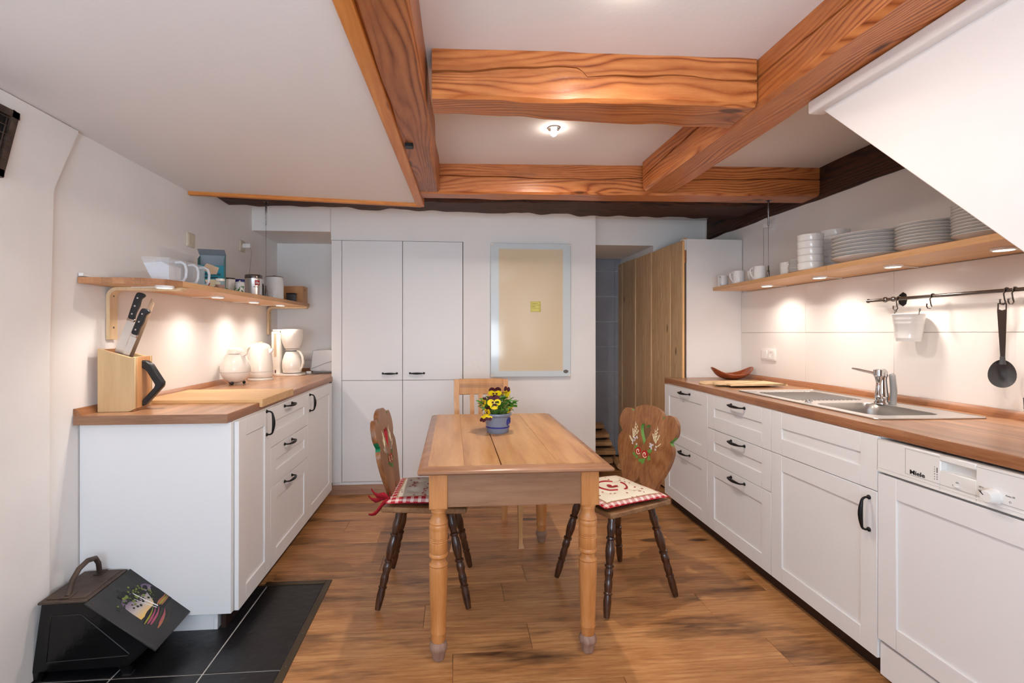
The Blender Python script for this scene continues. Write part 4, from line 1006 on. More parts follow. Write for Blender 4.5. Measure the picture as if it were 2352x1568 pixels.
m = MB(); m.prism(smooth_poly([(-0.215, -0.20), (0, -0.212), (0.215, -0.20), (0.22, -0.17), (0.175, 0.205), (-0.175, 0.205), (-0.22, -0.17)], 4, {4, 5}), 0.428, 0.450, 'z', bev=0.004); m.build('seat', M['beech'], t)
m = MB(); m.box(-0.19, 0.19, -0.185, -0.165, 0.375, 0.428); m.build('seat_rail', M['beech'], t)
m = MB(); m.box(-0.150, 0.150, 0.262, 0.280, 0.838, 0.944, bev=0.004)
tr_ = m.build('top_rail', M['beech'], t)
m = MB()
for z in (0.888, 0.894, 0.900, 0.909): m.box(-0.148, 0.148, 0.2605, 0.263, z - 0.0011, z + 0.0011)
m.build('groove', M['table_edge'], tr_)
for x in (-0.062, -0.005, 0.052, 0.104):
    m = MB(); m.loft([[(x - 0.014, yy - 0.005, z), (x + 0.014, yy - 0.005, z), (x + 0.014, yy + 0.005, z), (x - 0.014, yy + 0.005, z)] for z, yy in ((0.50, 0.215), (0.70, 0.240), (0.845, 0.268))]); m.build('slat', M['beech'], t)
m = MB(); m.box(-0.15, 0.15, 0.205, 0.222, 0.47, 0.51, bev=0.003); m.build('lower_rail', M['beech'], t)

# ------------------------------------------------------------------ pansies in a stoneware pot
PX_, PY_ = 0.222, 2.390
t = thing('potted_pansy', 'yellow and maroon pansies in a grey-blue stoneware pot on the table', 'plant', (PX_, PY_, 0.7598))
m = MB(); m.lathe([(0, 0.0), (0.052, 0.0), (0.055, 0.004), (0.058, 0.03), (0.0615, 0.075), (0.062, 0.080), (0.068, 0.084), (0.070, 0.090), (0.068, 0.097), (0.062, 0.098), (0.058, 0.092), (0.055, 0.06), (0, 0.058)], 36); pt = m.build('pot', M['stone'], t)
m = MB(); m.lathe([(0.0585, 0.026), (0.0592, 0.0265), (0.0596, 0.0325), (0.0590, 0.033)], 36); m.build('blue_band', M['navy'], pt)
m = MB()
for r0, n_ in ((0.020, 20), (0.010, 14)):
    P = []
    for k in range(n_):
        th = -0.6 + 4.8 * k / (n_ - 1); u = r0 * math.cos(th); z = 0.056 + r0 * math.sin(th); a = R(-28) + u / 0.06; rr = 0.0585 + 0.0035 * (z - 0.03) / 0.045 + 0.0004
        P.append((rr * math.cos(a), rr * math.sin(a), z))
    m.tube(P, 0.0028 if r0 > 0.015 else 0.0035, 6)
m.build('blue_spiral', M['navy'], pt)
m = MB(); q = random.Random(3)
m.surf(lambda u, v: (0.057 * (u) * math.cos(6.2832 * v), 0.057 * u * math.sin(6.2832 * v), 0.087 + 0.006 * math.sin(u * 9 + v * 21) * (1 - u)), 6, 22); m.build('soil', M['soil'], t)
def leaf_mesh():
    m = MB()
    P = [(0, 0), (0.006, 0.004), (0.009, 0.010), (0.0095, 0.018), (0.007, 0.027), (0.003, 0.034), (0, 0.037)]
    b = bmesh.new(); c = [b.verts.new((0, y, -0.002 + 0.10 * y - 5.0 * y * y)) for x, y in P]
    l = [b.verts.new((-x - (0.0012 if i % 2 else 0), y, 0.10 * y - 5.0 * y * y + x * 0.25)) for i, (x, y) in enumerate(P[1:-1])]; r = [b.verts.new((x + (0.0012 if i % 2 else 0), y, 0.10 * y - 5.0 * y * y + x * 0.25)) for i, (x, y) in enumerate(P[1:-1])]
    L_ = [c[0]] + l + [c[-1]]; R_ = [c[0]] + r + [c[-1]]
    for i in range(6):
        for S, fl_ in ((L_, 0), (R_, 1)):
            f = [c[i], c[i + 1], S[i + 1], S[i]]; f2 = []
            for v in f:
                if v not in f2: f2.append(v)
            if len(f2) > 2: b.faces.new(f2)
    m._merge(b, 0); return m
lf = leaf_mesh().build('leaf', M['leafg'], t); first = True
stems = MB(); q = random.Random(11)
for k in range(210):
    a = q.uniform(0, 6.283); rr = 0.082 * q.random() ** 0.7; z = q.uniform(0.112 + max(0, rr - 0.055) * 0.6, 0.190 - rr * 0.5)
    o = lf if first else lf.copy()
    if not first: COL.objects.link(o)
    first = False
    s_ = q.uniform(0.50, 0.95)
    o.matrix_local = T(rr * math.cos(a), rr * math.sin(a), z) @ RZ(a - 1.57 + q.uniform(-0.7, 0.7)) @ RX(q.uniform(-0.4, 0.9)) @ RY(q.uniform(-0.6, 0.6)) @ Matrix.Scale(s_, 4)
    if k % 3 == 0: stems.tube([(rr * 0.4 * math.cos(a), rr * 0.4 * math.sin(a), 0.088), (rr * 0.8 * math.cos(a), rr * 0.8 * math.sin(a), z * 0.6 + 0.03), (rr * math.cos(a), rr * math.sin(a), z)], 0.0011, 5)
def petal(m, cx, cz, rx_, rz_, a, mi, y, dish=0.004, n=14):
    b = bmesh.new(); c = b.verts.new((cx, y, cz)); vs = []
    for k in range(n):
        th = 6.2832 * k / n; ex, ez = rx_ * math.cos(th), rz_ * math.sin(th)
        vs.append(b.verts.new((cx + ex * math.cos(a) - ez * math.sin(a), y - dish * (0.6 + 0.4 * math.sin(3 * th)), cz + ex * math.sin(a) + ez * math.cos(a))))
    for k in range(n): b.faces.new((c, vs[k], vs[(k + 1) % n]))
    m._merge(b, mi)
def pansy(M_, sc=1.0):
    m = MB(); m.M = M_ @ Matrix.Scale(sc, 4)
    petal(m, -0.009, 0.011, 0.010, 0.009, 0.5, 1, 0.003, 0.001); petal(m, 0.009, 0.012, 0.010, 0.009, -0.5, 1, 0.0035, 0.001)
    petal(m, -0.010, 0.001, 0.0105, 0.0095, 0.2, 0, 0.001, 0.0015); petal(m, 0.010, 0.001, 0.0105, 0.0095, -0.2, 0, 0.0015, 0.0015)
    petal(m, 0.0, -0.009, 0.0135, 0.010, 0, 0, -0.001, 0.0015)
    for x, z, a_, r1, r2 in ((-0.0050, 0.0015, 0.4, 0.0035, 0.0028), (0.0050, 0.0015, -0.4, 0.0035, 0.0028), (-0.0035, -0.006, 0.9, 0.0045, 0.0030), (0.0035, -0.006, -0.9, 0.0045, 0.0030), (0, -0.0055, 0, 0.004, 0.003)):
        petal(m, x, z, r1, r2, a_, 1, -0.0032, 0.0006, 9)
    petal(m, 0, 0.0, 0.0016, 0.0022, 0, 2, -0.0045, 0.0005, 7)
    o = m.build('flower', [M['yellow'], M['purple'], M['creamp']], t); return o
for (x, y, z, rz, rx_, s_) in ((-0.024, -0.078, 0.156, 8, -6, 1.12), (-0.018, -0.055, 0.198, -6, 28, 1.08), (0.046, -0.01, 0.198, 120, 10, 0.9), (0.058, 0.005, 0.180, 80, 0, 0.9), (-0.070, -0.035, 0.154, -70, 0, 0.8), (-0.055, -0.05, 0.111, -60, 12, 0.8),
                              (0.058, -0.030, 0.120, 50, 30, 0.85), (-0.070, -0.04, 0.078, -50, 150, 0.75), (-0.048, -0.055, 0.085, -20, 160, 0.6), (0.020, -0.03, 0.192, 30, 70, 0.8)):
    pansy(T(x, y, z) @ RZ(R(rz)) @ RX(R(rx_)), s_ * 1.50)
    stems.tube([(x * 0.4, y * 0.4, 0.09), (x * 0.7, y * 0.6 + 0.01, (z + 0.11) / 2 + 0.01), (x, y + 0.006, z)], 0.0013, 6)
st_ = stems.build('stems', M['stemg'], t); st_['kind'] = 'stuff'

# ------------------------------------------------------------------ coal box on the hearth
t = thing('coal_box', 'black enamelled coal box with handle and a painted landscape lid, bottom left', 'coal box', (-1.512, 1.850, 0), R(2.0))
side = [(0.010, 0.034), (0.335, 0.034), (0.405, 0.105), (0.195, 0.2790), (0.042, 0.2790)]
m = MB(); m.prism([(x, z) for x, z in side], 0.0, 0.222, 'y', bev=0.003); body = m.build('body', M['coalblk'], t)
m = MB(); P = [(0.060, 0.070), (0.330, 0.075), (0.335, 0.082), (0.175, 0.235), (0.075, 0.235)]
m.tube([(x, -0.0008, z) for x, z in P], 0.0016, 6, closed=True); m.build('pressed_line', M['coallid'], body)
m = MB(); m.box(0.034, 0.196, -0.006, 0.228, 0.2785, 0.2870, bev=0.002); m.box(0.050, 0.180, 0.012, 0.223, 0.2870, 0.2895, bev=0.001); tp = m.build('top', M['coaltop'], t)
m = MB(); hp = [(0.110, 0.028, 0.290), (0.110, 0.040, 0.305), (0.110, 0.050, 0.335), (0.110, 0.085, 0.362), (0.110, 0.130, 0.372), (0.110, 0.172, 0.362), (0.110, 0.190, 0.335), (0.110, 0.196, 0.300), (0.110, 0.205, 0.290)]
m.tube(hp, [0.010, 0.009, 0.009, 0.0095, 0.0095, 0.0095, 0.009, 0.009, 0.010], 10)
m.box(0.094, 0.126, 0.010, 0.056, 0.289, 0.293, bev=0.002); m.box(0.094, 0.126, 0.180, 0.224, 0.289, 0.293, bev=0.002)
m.build('handle', M['coaltop'], t)
la = math.atan2(0.284 - 0.098, 0.437 - 0.200); Ll = math.hypot(0.284 - 0.098, 0.437 - 0.200)
lid = bpy.data.objects.new('lid', None)
m = MB(); m.box(0.0, 0.272, 0.0, Ll, -0.005, 0.0, bev=0.0015)      # local: x across the lid (= box depth), y up the slope
lid = m.build('lid', M['coallid'], t)
lid.matrix_local = T(0.437, -0.022, 0.098) @ Matrix(((0, -math.cos(la), math.sin(la), 0), (1, 0, 0, 0), (0, math.sin(la), math.cos(la), 0), (0, 0, 0, 1)))
def flat(name, pts, mat, z, parent=lid):
    m = MB(); m.prism(pts, z, z + 0.0003, 'z'); return m.build(name, mat, parent)
# landscape, lid local coordinates (x 0.. 0.29 to the right, y 0..0.30 up)
pa = flat('painting', smooth_poly([(0.060, 0.118), (0.225, 0.118), (0.228, 0.200), (0.200, 0.222), (0.165, 0.205), (0.13, 0.225), (0.085, 0.222), (0.062, 0.195)], 3, {0, 1}), M['dusk'], 0.0001)
pa.matrix_local = Matrix.Identity(4)
for v in pa.data.vertices: v.co.y -= 0.118
pa.location = (0.018, 0.118, 0)
m = MB(); m.prism(smooth_poly([(0.050, 0.095), (0.235, 0.095), (0.240, 0.150), (0.225, 0.190), (0.205, 0.176), (0.190, 0.185), (0.168, 0.140), (0.150, 0.128), (0.105, 0.125), (0.07, 0.113)], 3), 0.0007, 0.0009, 'z')
q = random.Random(2)
for k in range(26):
    m.M = T(q.gauss(0.140, 0.026), q.gauss(0.205, 0.014), 0.0010 + k * 1e-5); m.lathe([(0, 0), (q.uniform(0.006, 0.012), 0)], 9)
m.build('painted_wood', M['blackp'], lid).location.x = 0.018
m = MB(); 
for k in range(120):
    m.M = T(q.gauss(0.135, 0.034) if k % 4 else q.gauss(0.195, 0.012), q.gauss(0.205, 0.020) if k % 4 else q.gauss(0.165, 0.014), 0.0012 + k * 3e-6); m.lathe([(0, 0), (q.uniform(0.003, 0.007), 0)], 7, mi=0 if k % 3 else 1)
m.build('painted_foliage', [plain('dark_foliage', srgb(32, 38, 24), 0.6), plain('olive_foliage', srgb(112, 126, 54), 0.6)], lid).location.x = 0.018
m = MB(); m.tube([(0.140, 0.215, 0.0014), (0.148, 0.165, 0.0014), (0.160, 0.112, 0.0014)], [0.0012, 0.0016, 0.0022], 5); m.tube([(0.120, 0.195, 0.0014), (0.135, 0.150, 0.0014), (0.150, 0.110, 0.0014)], [0.0008, 0.001, 0.0013], 5)
m.build('painted_birch', M['china'], lid).location.x = 0.018
m = MB()
for k, (x0, x1, y0, mi, r_) in enumerate(((0.05, 0.145, 0.098, 0, 0.0035), (0.06, 0.15, 0.090, 1, 0.004), (0.065, 0.16, 0.080, 1, 0.0045), (0.08, 0.165, 0.070, 2, 0.005), (0.09, 0.17, 0.060, 1, 0.004), (0.07, 0.16, 0.052, 3, 0.0045), (0.10, 0.18, 0.044, 2, 0.003),
                                         (0.165, 0.235, 0.118, 3, 0.006), (0.17, 0.24, 0.111, 0, 0.004), (0.175, 0.245, 0.105, 3, 0.004))):
    up_ = 0.028 if x0 < 0.15 else 0.01
    m.tube([(lerp(x0, x1, j / 5), y0 + up_ * (j / 5) ** 2 + 0.002 * math.sin(j), 0.0011 + k * 1e-5) for j in range(6)], [r_ * f_ for f_ in (0.5, 1, 1.1, 0.9, 0.6, 0.3)], 5)
fs = list(m.bm.faces); n_ = len(fs) // 10
for v in m.bm.verts: v.co.z = 0.0008 + (v.co.z - 0.0011) * 0.15
m.bm.faces.ensure_lookup_table()
for i, f in enumerate(m.bm.faces): f.material_index = (0, 1, 1, 2, 1, 3, 2, 3, 0, 3)[min(9, i // n_)]
m.build('painted_meadow', [plain('lime_paint', srgb(150, 150, 44), 0.6), plain('pink_paint', srgb(168, 76, 104), 0.6), plain('moss_paint', srgb(60, 62, 40), 0.6), plain('clay_paint', srgb(160, 104, 72), 0.6)], lid).location.x = 0.018
m = MB()
for (x, y) in ((0.02, 0.285), (0.27, 0.285)): m.M = T(x, y, 0); m.lathe([(0.004, 0), (0.0035, 0.0015), (0, 0.002)], 10)
m.build('rivet', M['coaltop'], lid)
for (x, y) in ((0.004, 0.0), (0.300, 0.0), (0.004, 0.187), (0.300, 0.187)):
    m = MB(); m.loft([[(x, y, 0.036), (x + 0.045, y, 0.036), (x + 0.045, y + 0.035, 0.036), (x, y + 0.035, 0.036)], [(x + 0.002, y + 0.002, 0.028), (x + 0.043, y + 0.002, 0.028), (x + 0.043, y + 0.033, 0.028), (x + 0.002, y + 0.033, 0.028)], [(x + 0.010, y + 0.004, 0.004), (x + 0.036, y + 0.004, 0.004), (x + 0.036, y + 0.030, 0.004), (x + 0.010, y + 0.030, 0.004)], [(x + 0.008, y + 0.002, 0.0005), (x + 0.038, y + 0.002, 0.0005), (x + 0.038, y + 0.032, 0.0005), (x + 0.008, y + 0.032, 0.0005)]]); m.build('foot', M['coalblk'], t)

# ------------------------------------------------------------------ firewood in the passage
LG = [(1.36, 4.50, 0.0375, 4, .30), (1.45, 4.62, 0.0375, -6, .26), (1.42, 4.74, 0.0375, 3, .28), (1.40, 4.55, 0.111, -4, .30), (1.44, 4.68, 0.111, 5, .28), (1.38, 4.60, 0.184, -3, .30), (1.42, 4.72, 0.184, 6, .26), (1.37, 4.615, 0.257, 3, .28), (1.40, 4.745, 0.257, -5, .26), (1.36, 4.70, 0.330, 4, .25), (1.56, 4.42, 0.0375, 80, .26)]
ordn = ['first', 'second', 'third', 'fourth', 'fifth', 'sixth', 'seventh', 'eighth', 'ninth', 'tenth', 'eleventh', 'twelfth']
loglab = ['split firewood log at the front of the bottom layer of the pile', 'split firewood log in the middle of the bottom layer of the pile', 'split firewood log at the back of the bottom layer of the pile', 'front log of the second layer of the firewood pile', 'back log of the second layer of the firewood pile',
          'front log of the third layer of the firewood pile', 'back log of the third layer of the firewood pile', 'front log of the fourth layer of the firewood pile', 'back log of the fourth layer of the firewood pile', 'topmost split log of the firewood pile in the passage', 'log lying alone on the floor beside the firewood pile']
for k, (x, y, z, a, l) in enumerate(LG):
    t = thing('firewood_log', loglab[k], 'firewood', (x, y, z), R(a), 'firewood in the passage'); q = random.Random(k)
    r_ = 0.046
    P = [(r_ * 1.15 * math.cos(th), r_ * 0.78 * math.sin(th)) for th in (R(-150), R(-110), R(-60), R(-25), R(10), R(55), R(150))]
    m = MB(); m.loft([[(xx, p[0] * s_ , p[1] * s_) for p in P] for xx, s_ in ((-l / 2, 0.93), (-l / 4, 1.0), (l / 4, 0.97), (l / 2, 0.92))]); m.build('wood', M['log'], t)
    m = MB(); Q = P[:4]; m.loft([[(xx, p[0] * 1.02, p[1] * 1.03) for p in Q] + [(xx, p[0] * 1.09, p[1] * 1.12 - 0.001) for p in Q[::-1]] for xx in (-l / 2 + 0.01, l / 2 - 0.02)]); m.build('bark', M['bark'], t)
# ------------------------------------------------------------------ wall shelves
t = thing('wall_shelf', 'beech shelf over the left counter on two bent brackets', 'shelf', (0, 0, 0))
def zs(yy): return 1.453 + 0.017 * (yy - 2.085) / 2.07
SP = [(-1.516, 2.085), (-1.275, 2.092), (-1.215, 2.150), (-1.190, 2.235), (-1.186, 4.12), (-1.20, 4.15), (-1.516, 4.15)]
m = MB(); m.loft([[(x, y, zs(y) + dz) for x, y in SP] for dz in (0.0, 0.025)]); m.build('board', M['shelfw'], t)
m = MB()
E_ = SP[:4]
for (a, b_) in zip(E_, E_[1:]):
    b = bmesh.new(); n_ = Vector((b_[1] - a[1], -(b_[0] - a[0]), 0)).normalized() * 0.0008
    b.faces.new([b.verts.new((p[0] + n_.x, p[1] + n_.y, zs(p[1]) + dz)) for p, dz in ((a, 0.0), (b_, 0.0), (b_, 0.025), (a, 0.025))]); m._merge(b, 0)
m.build('end_grain', M['shelfend'], t)
for yb in (2.245, 4.085):
    m = MB(); P = []
    z1 = zs(yb) - 0.0005; zb = 1.222 if yb < 3 else 1.24; r_ = 0.045
    outer = [(-1.517, zb), (-1.517, z1 - r_)] + [(-1.517 + r_ - r_ * math.cos(R(a)), z1 - r_ + r_ * math.sin(R(a))) for a in (15, 30, 45, 60, 75)] + [(-1.517 + r_, z1), (-1.195, z1)]
    th = 0.016
    inner = [(-1.195 - 0.01, z1 - th), (-1.517 + r_, z1 - th)] + [(-1.517 + r_ - (r_ - th) * math.cos(R(a)), z1 - r_ + (r_ - th) * math.sin(R(a))) for a in (75, 60, 45, 30, 15)] + [(-1.517 + th, z1 - r_), (-1.517 + th, zb)]
    m.prism(outer + inner, yb, yb + 0.050, 'y', bev=0.001); br = m.build('bracket', M['plywood'], t)
    m = MB()
    for z in (1.415, 1.275): m.M = T(-1.5005, yb + 0.025, z) @ RY(R(90)); m.lathe([(0, 0.001), (0.004, 0.001), (0.005, 0)], 8)
    m.build('screw', M['pin'], br)
tag(onebox('cable_duct', (-1.516, -1.498, 2.088, 2.55, 1.4825, 1.4955), M['sock'], None, 0.001), 'thin white cable duct lying on the near end of the left shelf', 'cable duct')
def rod(name, label, x, y, ztop, zbot):
    t = thing(name, label, 'shelf hanger', (x, y, zbot))
    H_ = ztop - zbot
    m = MB(); m.lathe([(0, H_), (0.020, H_), (0.020, H_ - 0.005), (0.006, H_ - 0.008), (0.006, H_ - 0.075), (0.0045, H_ - 0.08), (0.0045, H_ - 0.155), (0.002, H_ - 0.16), (0, H_ - 0.16)], 16); m.build('ceiling_fitting', M['nickel'], t)
    m = MB(); m.tube([(0, 0, 0.07), (0, 0, H_ - 0.15)], 0.0011, 6); m.build('wire', M['nickel'], t)
    m = MB(); m.lathe([(0, 0), (0.019, 0), (0.019, 0.007), (0.007, 0.009), (0.007, 0.048), (0.0045, 0.052), (0.0045, 0.078), (0, 0.078)], 16); m.build('shelf_fitting', M['nickel'], t)
rod('suspension_wire', 'thin steel wire hanger holding the left shelf from the black beam', -1.236, 3.315, 2.126, zs(3.3) + 0.025)
rod('suspension_wire', 'thin steel wire hanger holding the right shelf from the back beam', 1.925, 2.815, 2.064, 1.5855)

t = thing('wall_shelf', 'long beech shelf over the right counter carrying white crockery', 'shelf', (0, 0, 0))
m = MB(); m.prism([(1.805, 1.15), (1.812, 1.47), (1.900, 3.40), (1.902, 3.405), (XR - 0.0005, 3.405), (XR - 0.0005, 1.15)], 1.560, 1.585, 'z', bev=0.001); m.build('board', M['shelfw'], t)

def puck(label, x, y, z, sx, e):
    t = thing('shelf_light', label, 'light', (x, y, z), group='round lights under the shelves')
    m = MB(); m.lathe([(0, 0), (0.036, 0), (0.036, -0.007), (0.033, -0.010), (0.029, -0.010), (0.029, -0.0085)], 28); m.build('housing', M['sock'], t)
    m = MB(); m.lathe([(0.029, -0.0088), (0, -0.0088)], 28); m.build('diffuser', emis('shelf_light_glow', (1, 0.93, 0.84, 1), 9), t)
    m = MB(); m.tube([(sx * 0.03, 0, -0.004), (sx * 0.155, 0.03, -0.004)], 0.0028, 6); m.build('cable', M['ivory'], t)
    d = bpy.data.lights.new('shelf_light_beam', 'SPOT'); d.energy = e; d.color = (1.0, 0.91, 0.82); d.spot_size = R(150); d.spot_blend = 1.0; d.shadow_soft_size = 0.024
    o = bpy.data.objects.new('shelf_light_beam', d); o.location = (x, y, z - 0.014); COL.objects.link(o)
for i, (x, y) in enumerate(((-1.240, 2.190), (-1.325, 2.845), (-1.335, 3.37), (-1.305, 3.78))):
    puck(['nearest round light under the left shelf', 'second round light under the left shelf', 'third round light under the left shelf', 'farthest round light under the left shelf'][i], x, y, zs(y) - 0.0002, -1, 9.5)
for i, (x, y) in enumerate(((2.018, 2.965), (2.000, 2.495), (2.003, 2.055), (1.993, 1.602))):
    puck(['farthest round light under the right shelf', 'third round light from the near end under the right shelf', 'second round light from the near end under the right shelf', 'nearest round light under the right shelf'][i], x, y, 1.5598, 1, 10)

# ------------------------------------------------------------------ crockery on the right shelf
ZSH = 1.5855
def stack(n, cx, cy, prof, dz, seg, name, cat, lab, group, z0=ZSH, jit=0.002):
    m = MB(); m.lathe(prof, seg); base = m.build(name, M['china']); base.location = (cx, cy, z0)
    q = random.Random(int(cx * 1000 + cy * 100))
    words = ['bottom', 'second from the bottom', 'third from the bottom', 'fourth from the bottom', 'fifth from the bottom', 'sixth from the bottom', 'seventh from the bottom', 'eighth from the bottom', 'ninth from the bottom', 'tenth from the bottom', 'eleventh from the bottom', 'twelfth from the bottom']
    for k in range(n):
        o = base if k == 0 else base.copy()
        if k: COL.objects.link(o); o.location = (cx + q.uniform(-jit, jit), cy + q.uniform(-jit, jit), z0 + dz * k)
        w_ = 'topmost' if k == n - 1 else words[k]
        tag(o, f'{lab}, {w_}', cat, group)
def plate(r, h, t_=0.003):
    f = r * 0.60
    return [(0, 0.0015), (f - 0.004, 0.0015), (f, 0.0), (f + 0.003, 0.003), (r * 0.72, 0.006), (r - 0.003, h - t_), (r, h - 0.001), (r - 0.001, h + 0.0006), (r - 0.004, h), (r * 0.72, 0.006 + t_), (f, 0.0055), (0, 0.005)]
stack(7, 1.985, 2.150, plate(0.158, 0.028), 0.0172, 56, 'dinner_plate', 'plate', 'white dinner plate in the widest stack', 'dinner plates on the right shelf')
stack(8, 1.945, 1.835, plate(0.108, 0.024), 0.0128, 48, 'side_plate', 'plate', 'white plate in the middle-sized stack', 'plates on the right shelf')
stack(11, 1.950, 1.608, plate(0.108, 0.026), 0.0118, 48, 'soup_plate', 'plate', 'white soup plate in the tall stack by the stair casing', 'soup plates on the right shelf')
stack(8, 1.965, 2.585, plate(0.066, 0.016), 0.0088, 32, 'saucer', 'saucer', 'small white saucer in the stack beside the bowls', 'saucers on the right shelf')
bowlp = [(0, 0.002), (0.046, 0.002), (0.048, 0.0), (0.053, 0.001), (0.0565, 0.004), (0.0585, 0.010), (0.0605, 0.036), (0.0605, 0.0385), (0.0590, 0.0390), (0.0570, 0.036), (0.0545, 0.012), (0.050, 0.007), (0, 0.006)]
stack(5, 1.905, 2.440, bowlp, 0.0372, 36, 'bowl', 'bowl', 'white straight-sided bowl in the front stack', 'front stack of bowls', jit=0.0005)
stack(6, 2.075, 2.475, [(r_ * 1.12, z) for r_, z in bowlp], 0.0366, 36, 'bowl', 'bowl', 'white straight-sided bowl in the rear stack against the wall', 'rear stack of bowls', jit=0.0005)
mugp = [(0, 0.002), (0.030, 0.002), (0.033, 0.0), (0.037, 0.004), (0.0385, 0.02), (0.0390, 0.082), (0.0385, 0.085), (0.0365, 0.085), (0.036, 0.08), (0.0355, 0.01), (0, 0.008)]
def mug(label, x, y, a, s_=1.0):
    t = thing('mug', label, 'mug', (x, y, ZSH), R(a), 'mugs on the right shelf')
    m = MB(); m.M = Matrix.Scale(s_, 4); m.lathe(mugp, 32); m.build('cup', M['china'], t)
    m = MB(); m.M = Matrix.Scale(s_, 4); m.tube([(0.037, 0, 0.072), (0.052, 0, 0.075), (0.066, 0, 0.066), (0.068, 0, 0.050), (0.060, 0, 0.030), (0.046, 0, 0.014), (0.036, 0, 0.010)], [0.005, 0.0052, 0.005, 0.005, 0.0048, 0.0045, 0.0045], 8); m.build('mug_handle', M['china'], t)
mug('leftmost white mug at the far end of the right shelf', 1.945, 3.350, 215, 0.92)
mug('white mug between the leftmost mug and the larger round one', 1.990, 3.245, 205, 0.92)
mug('white mug standing third from the far end of the right shelf', 1.935, 3.140, 190)
mug('white mug half hidden behind the mug beside the wire hanger', 1.985, 3.035, 200)
mug('white mug just left of the wire hanger on the right shelf', 1.930, 2.905, 185)
mug('white mug with its handle in front, right of the wire hanger', 1.990, 2.735, 238)
# folded clear film behind the plates
m = MB(); m.surf(lambda u, v: (2.10 + 0.03 * math.sin(v * 5 + u), 1.70 + 0.22 * u, 1.68 + 0.05 * v * (0.4 + u) + 0.006 * math.sin(u * 13)), 8, 4)
o = m.build('plastic_bag', M['clear']); o.modifiers.new('s', 'SOLIDIFY').thickness = 0.0006
bpy.data.objects.remove(o)

def socket(label, x, y, z, rz, gangs=('socket',), mat=None, cat='socket'):
    mat = mat or M['sock']; n = len(gangs)
    t = thing('wall_socket', label, cat, (x, y, z), rz)
    W2 = 0.0355 * n + 0.005
    m = MB(); m.box(-W2, W2, -0.009, 0.0, -0.0405, 0.0405, bev=0.003, seg=2); m.build('frame', mat, t)
    for i, g in enumerate(gangs):
        cx = (i - (n - 1) / 2) * 0.071
        m = MB()
        if g == 'switch': m.box(cx - 0.029, cx + 0.029, -0.013, -0.008, -0.029, 0.029, bev=0.002); m.build('rocker', mat, t)
        else:
            m.prism([(cx + a, b) for a, b in rrect(-0.030, 0.030, -0.030, 0.030, 0.004, 2)], -0.0115, -0.008, 'y', holes=[[(cx + 0.0195 * math.cos(R(a)), 0.0195 * math.sin(R(a))) for a in range(0, 360, 20)]])
            ins = m.build('insert', mat, t)
            m = MB(); m.M = T(cx, 0.004, 0) @ RX(R(90)); m.lathe([(0.0197, 0.0155), (0.0197, -0.001 + 0.004), (0, 0.003)], 20); m.build('well', M['cream'], ins)
            m = MB()
            for sx in (-0.0095, 0.0095): m.M = T(cx + sx, -0.0005, 0) @ RX(R(90)); m.lathe([(0, 0.0015), (0.003, 0.0015), (0.003, 0)], 8)
            m.M = T(0, 0, 0); m.box(cx - 0.002, cx + 0.002, -0.006, 0.0, -0.019, -0.014); m.box(cx - 0.002, cx + 0.002, -0.006, 0.0, 0.014, 0.019)
            m.build('pin_holes', M['dark'], ins)
    return t
socket('cream wall socket above the left shelf, without a plug', XL - 0.0, 2.930, 1.790, R(90), mat=M['cream'])
socket('cream wall socket above the left shelf with the white adapter in it', XL - 0.0, 3.620, 1.878, R(90), mat=M['cream'])
socket('white double wall socket low in the alcove beside the toaster', -1.262, 4.329, 1.055, 0, ('socket', 'socket'))
socket('white wall switch and socket pair on the tiles over the right counter', XR - 0.0112, 3.178, 1.102, R(-90), ('switch', 'socket'))
socket('white wall socket high on the right wall under the black beam', XR, 3.165, 1.990, R(-90))
def adapter(label, x, y, z, sx, cable, body=(0.055, 0.028, 0.03)):
    t = thing('power_adapter', label, 'adapter', (x, y, z))
    m = MB(); m.box(min(0, sx * body[0]), max(0, sx * body[0]), -body[1] / 2, body[1] / 2, -body[2] / 2, body[2] / 2, bev=0.003, seg=2); m.build('plug', M['sock'], t)
    m = MB(); m.tube([(p[0] - x, p[1] - y, p[2] - z) for p in cable], 0.0016, 6); m.build('cable', M['grey'], t)
adapter('white plug-in adapter with thin grey cable over the left shelf', XL + 0.009, 3.620, 1.880, 1, [(-1.46, 3.62, 1.868), (-1.455, 3.63, 1.84), (-1.47, 3.65, 1.76), (-1.485, 3.66, 1.66), (-1.49, 3.65, 1.56), (-1.495, 3.60, 1.505)])
adapter('white plug-in adapter with cable high on the right wall', XR - 0.009, 3.165, 1.990, -1, [(XR - 0.06, 3.165, 1.978), (XR - 0.055, 3.175, 1.95), (XR - 0.035, 3.20, 1.85), (XR - 0.02, 3.225, 1.72), (XR - 0.02, 3.23, 1.60)])

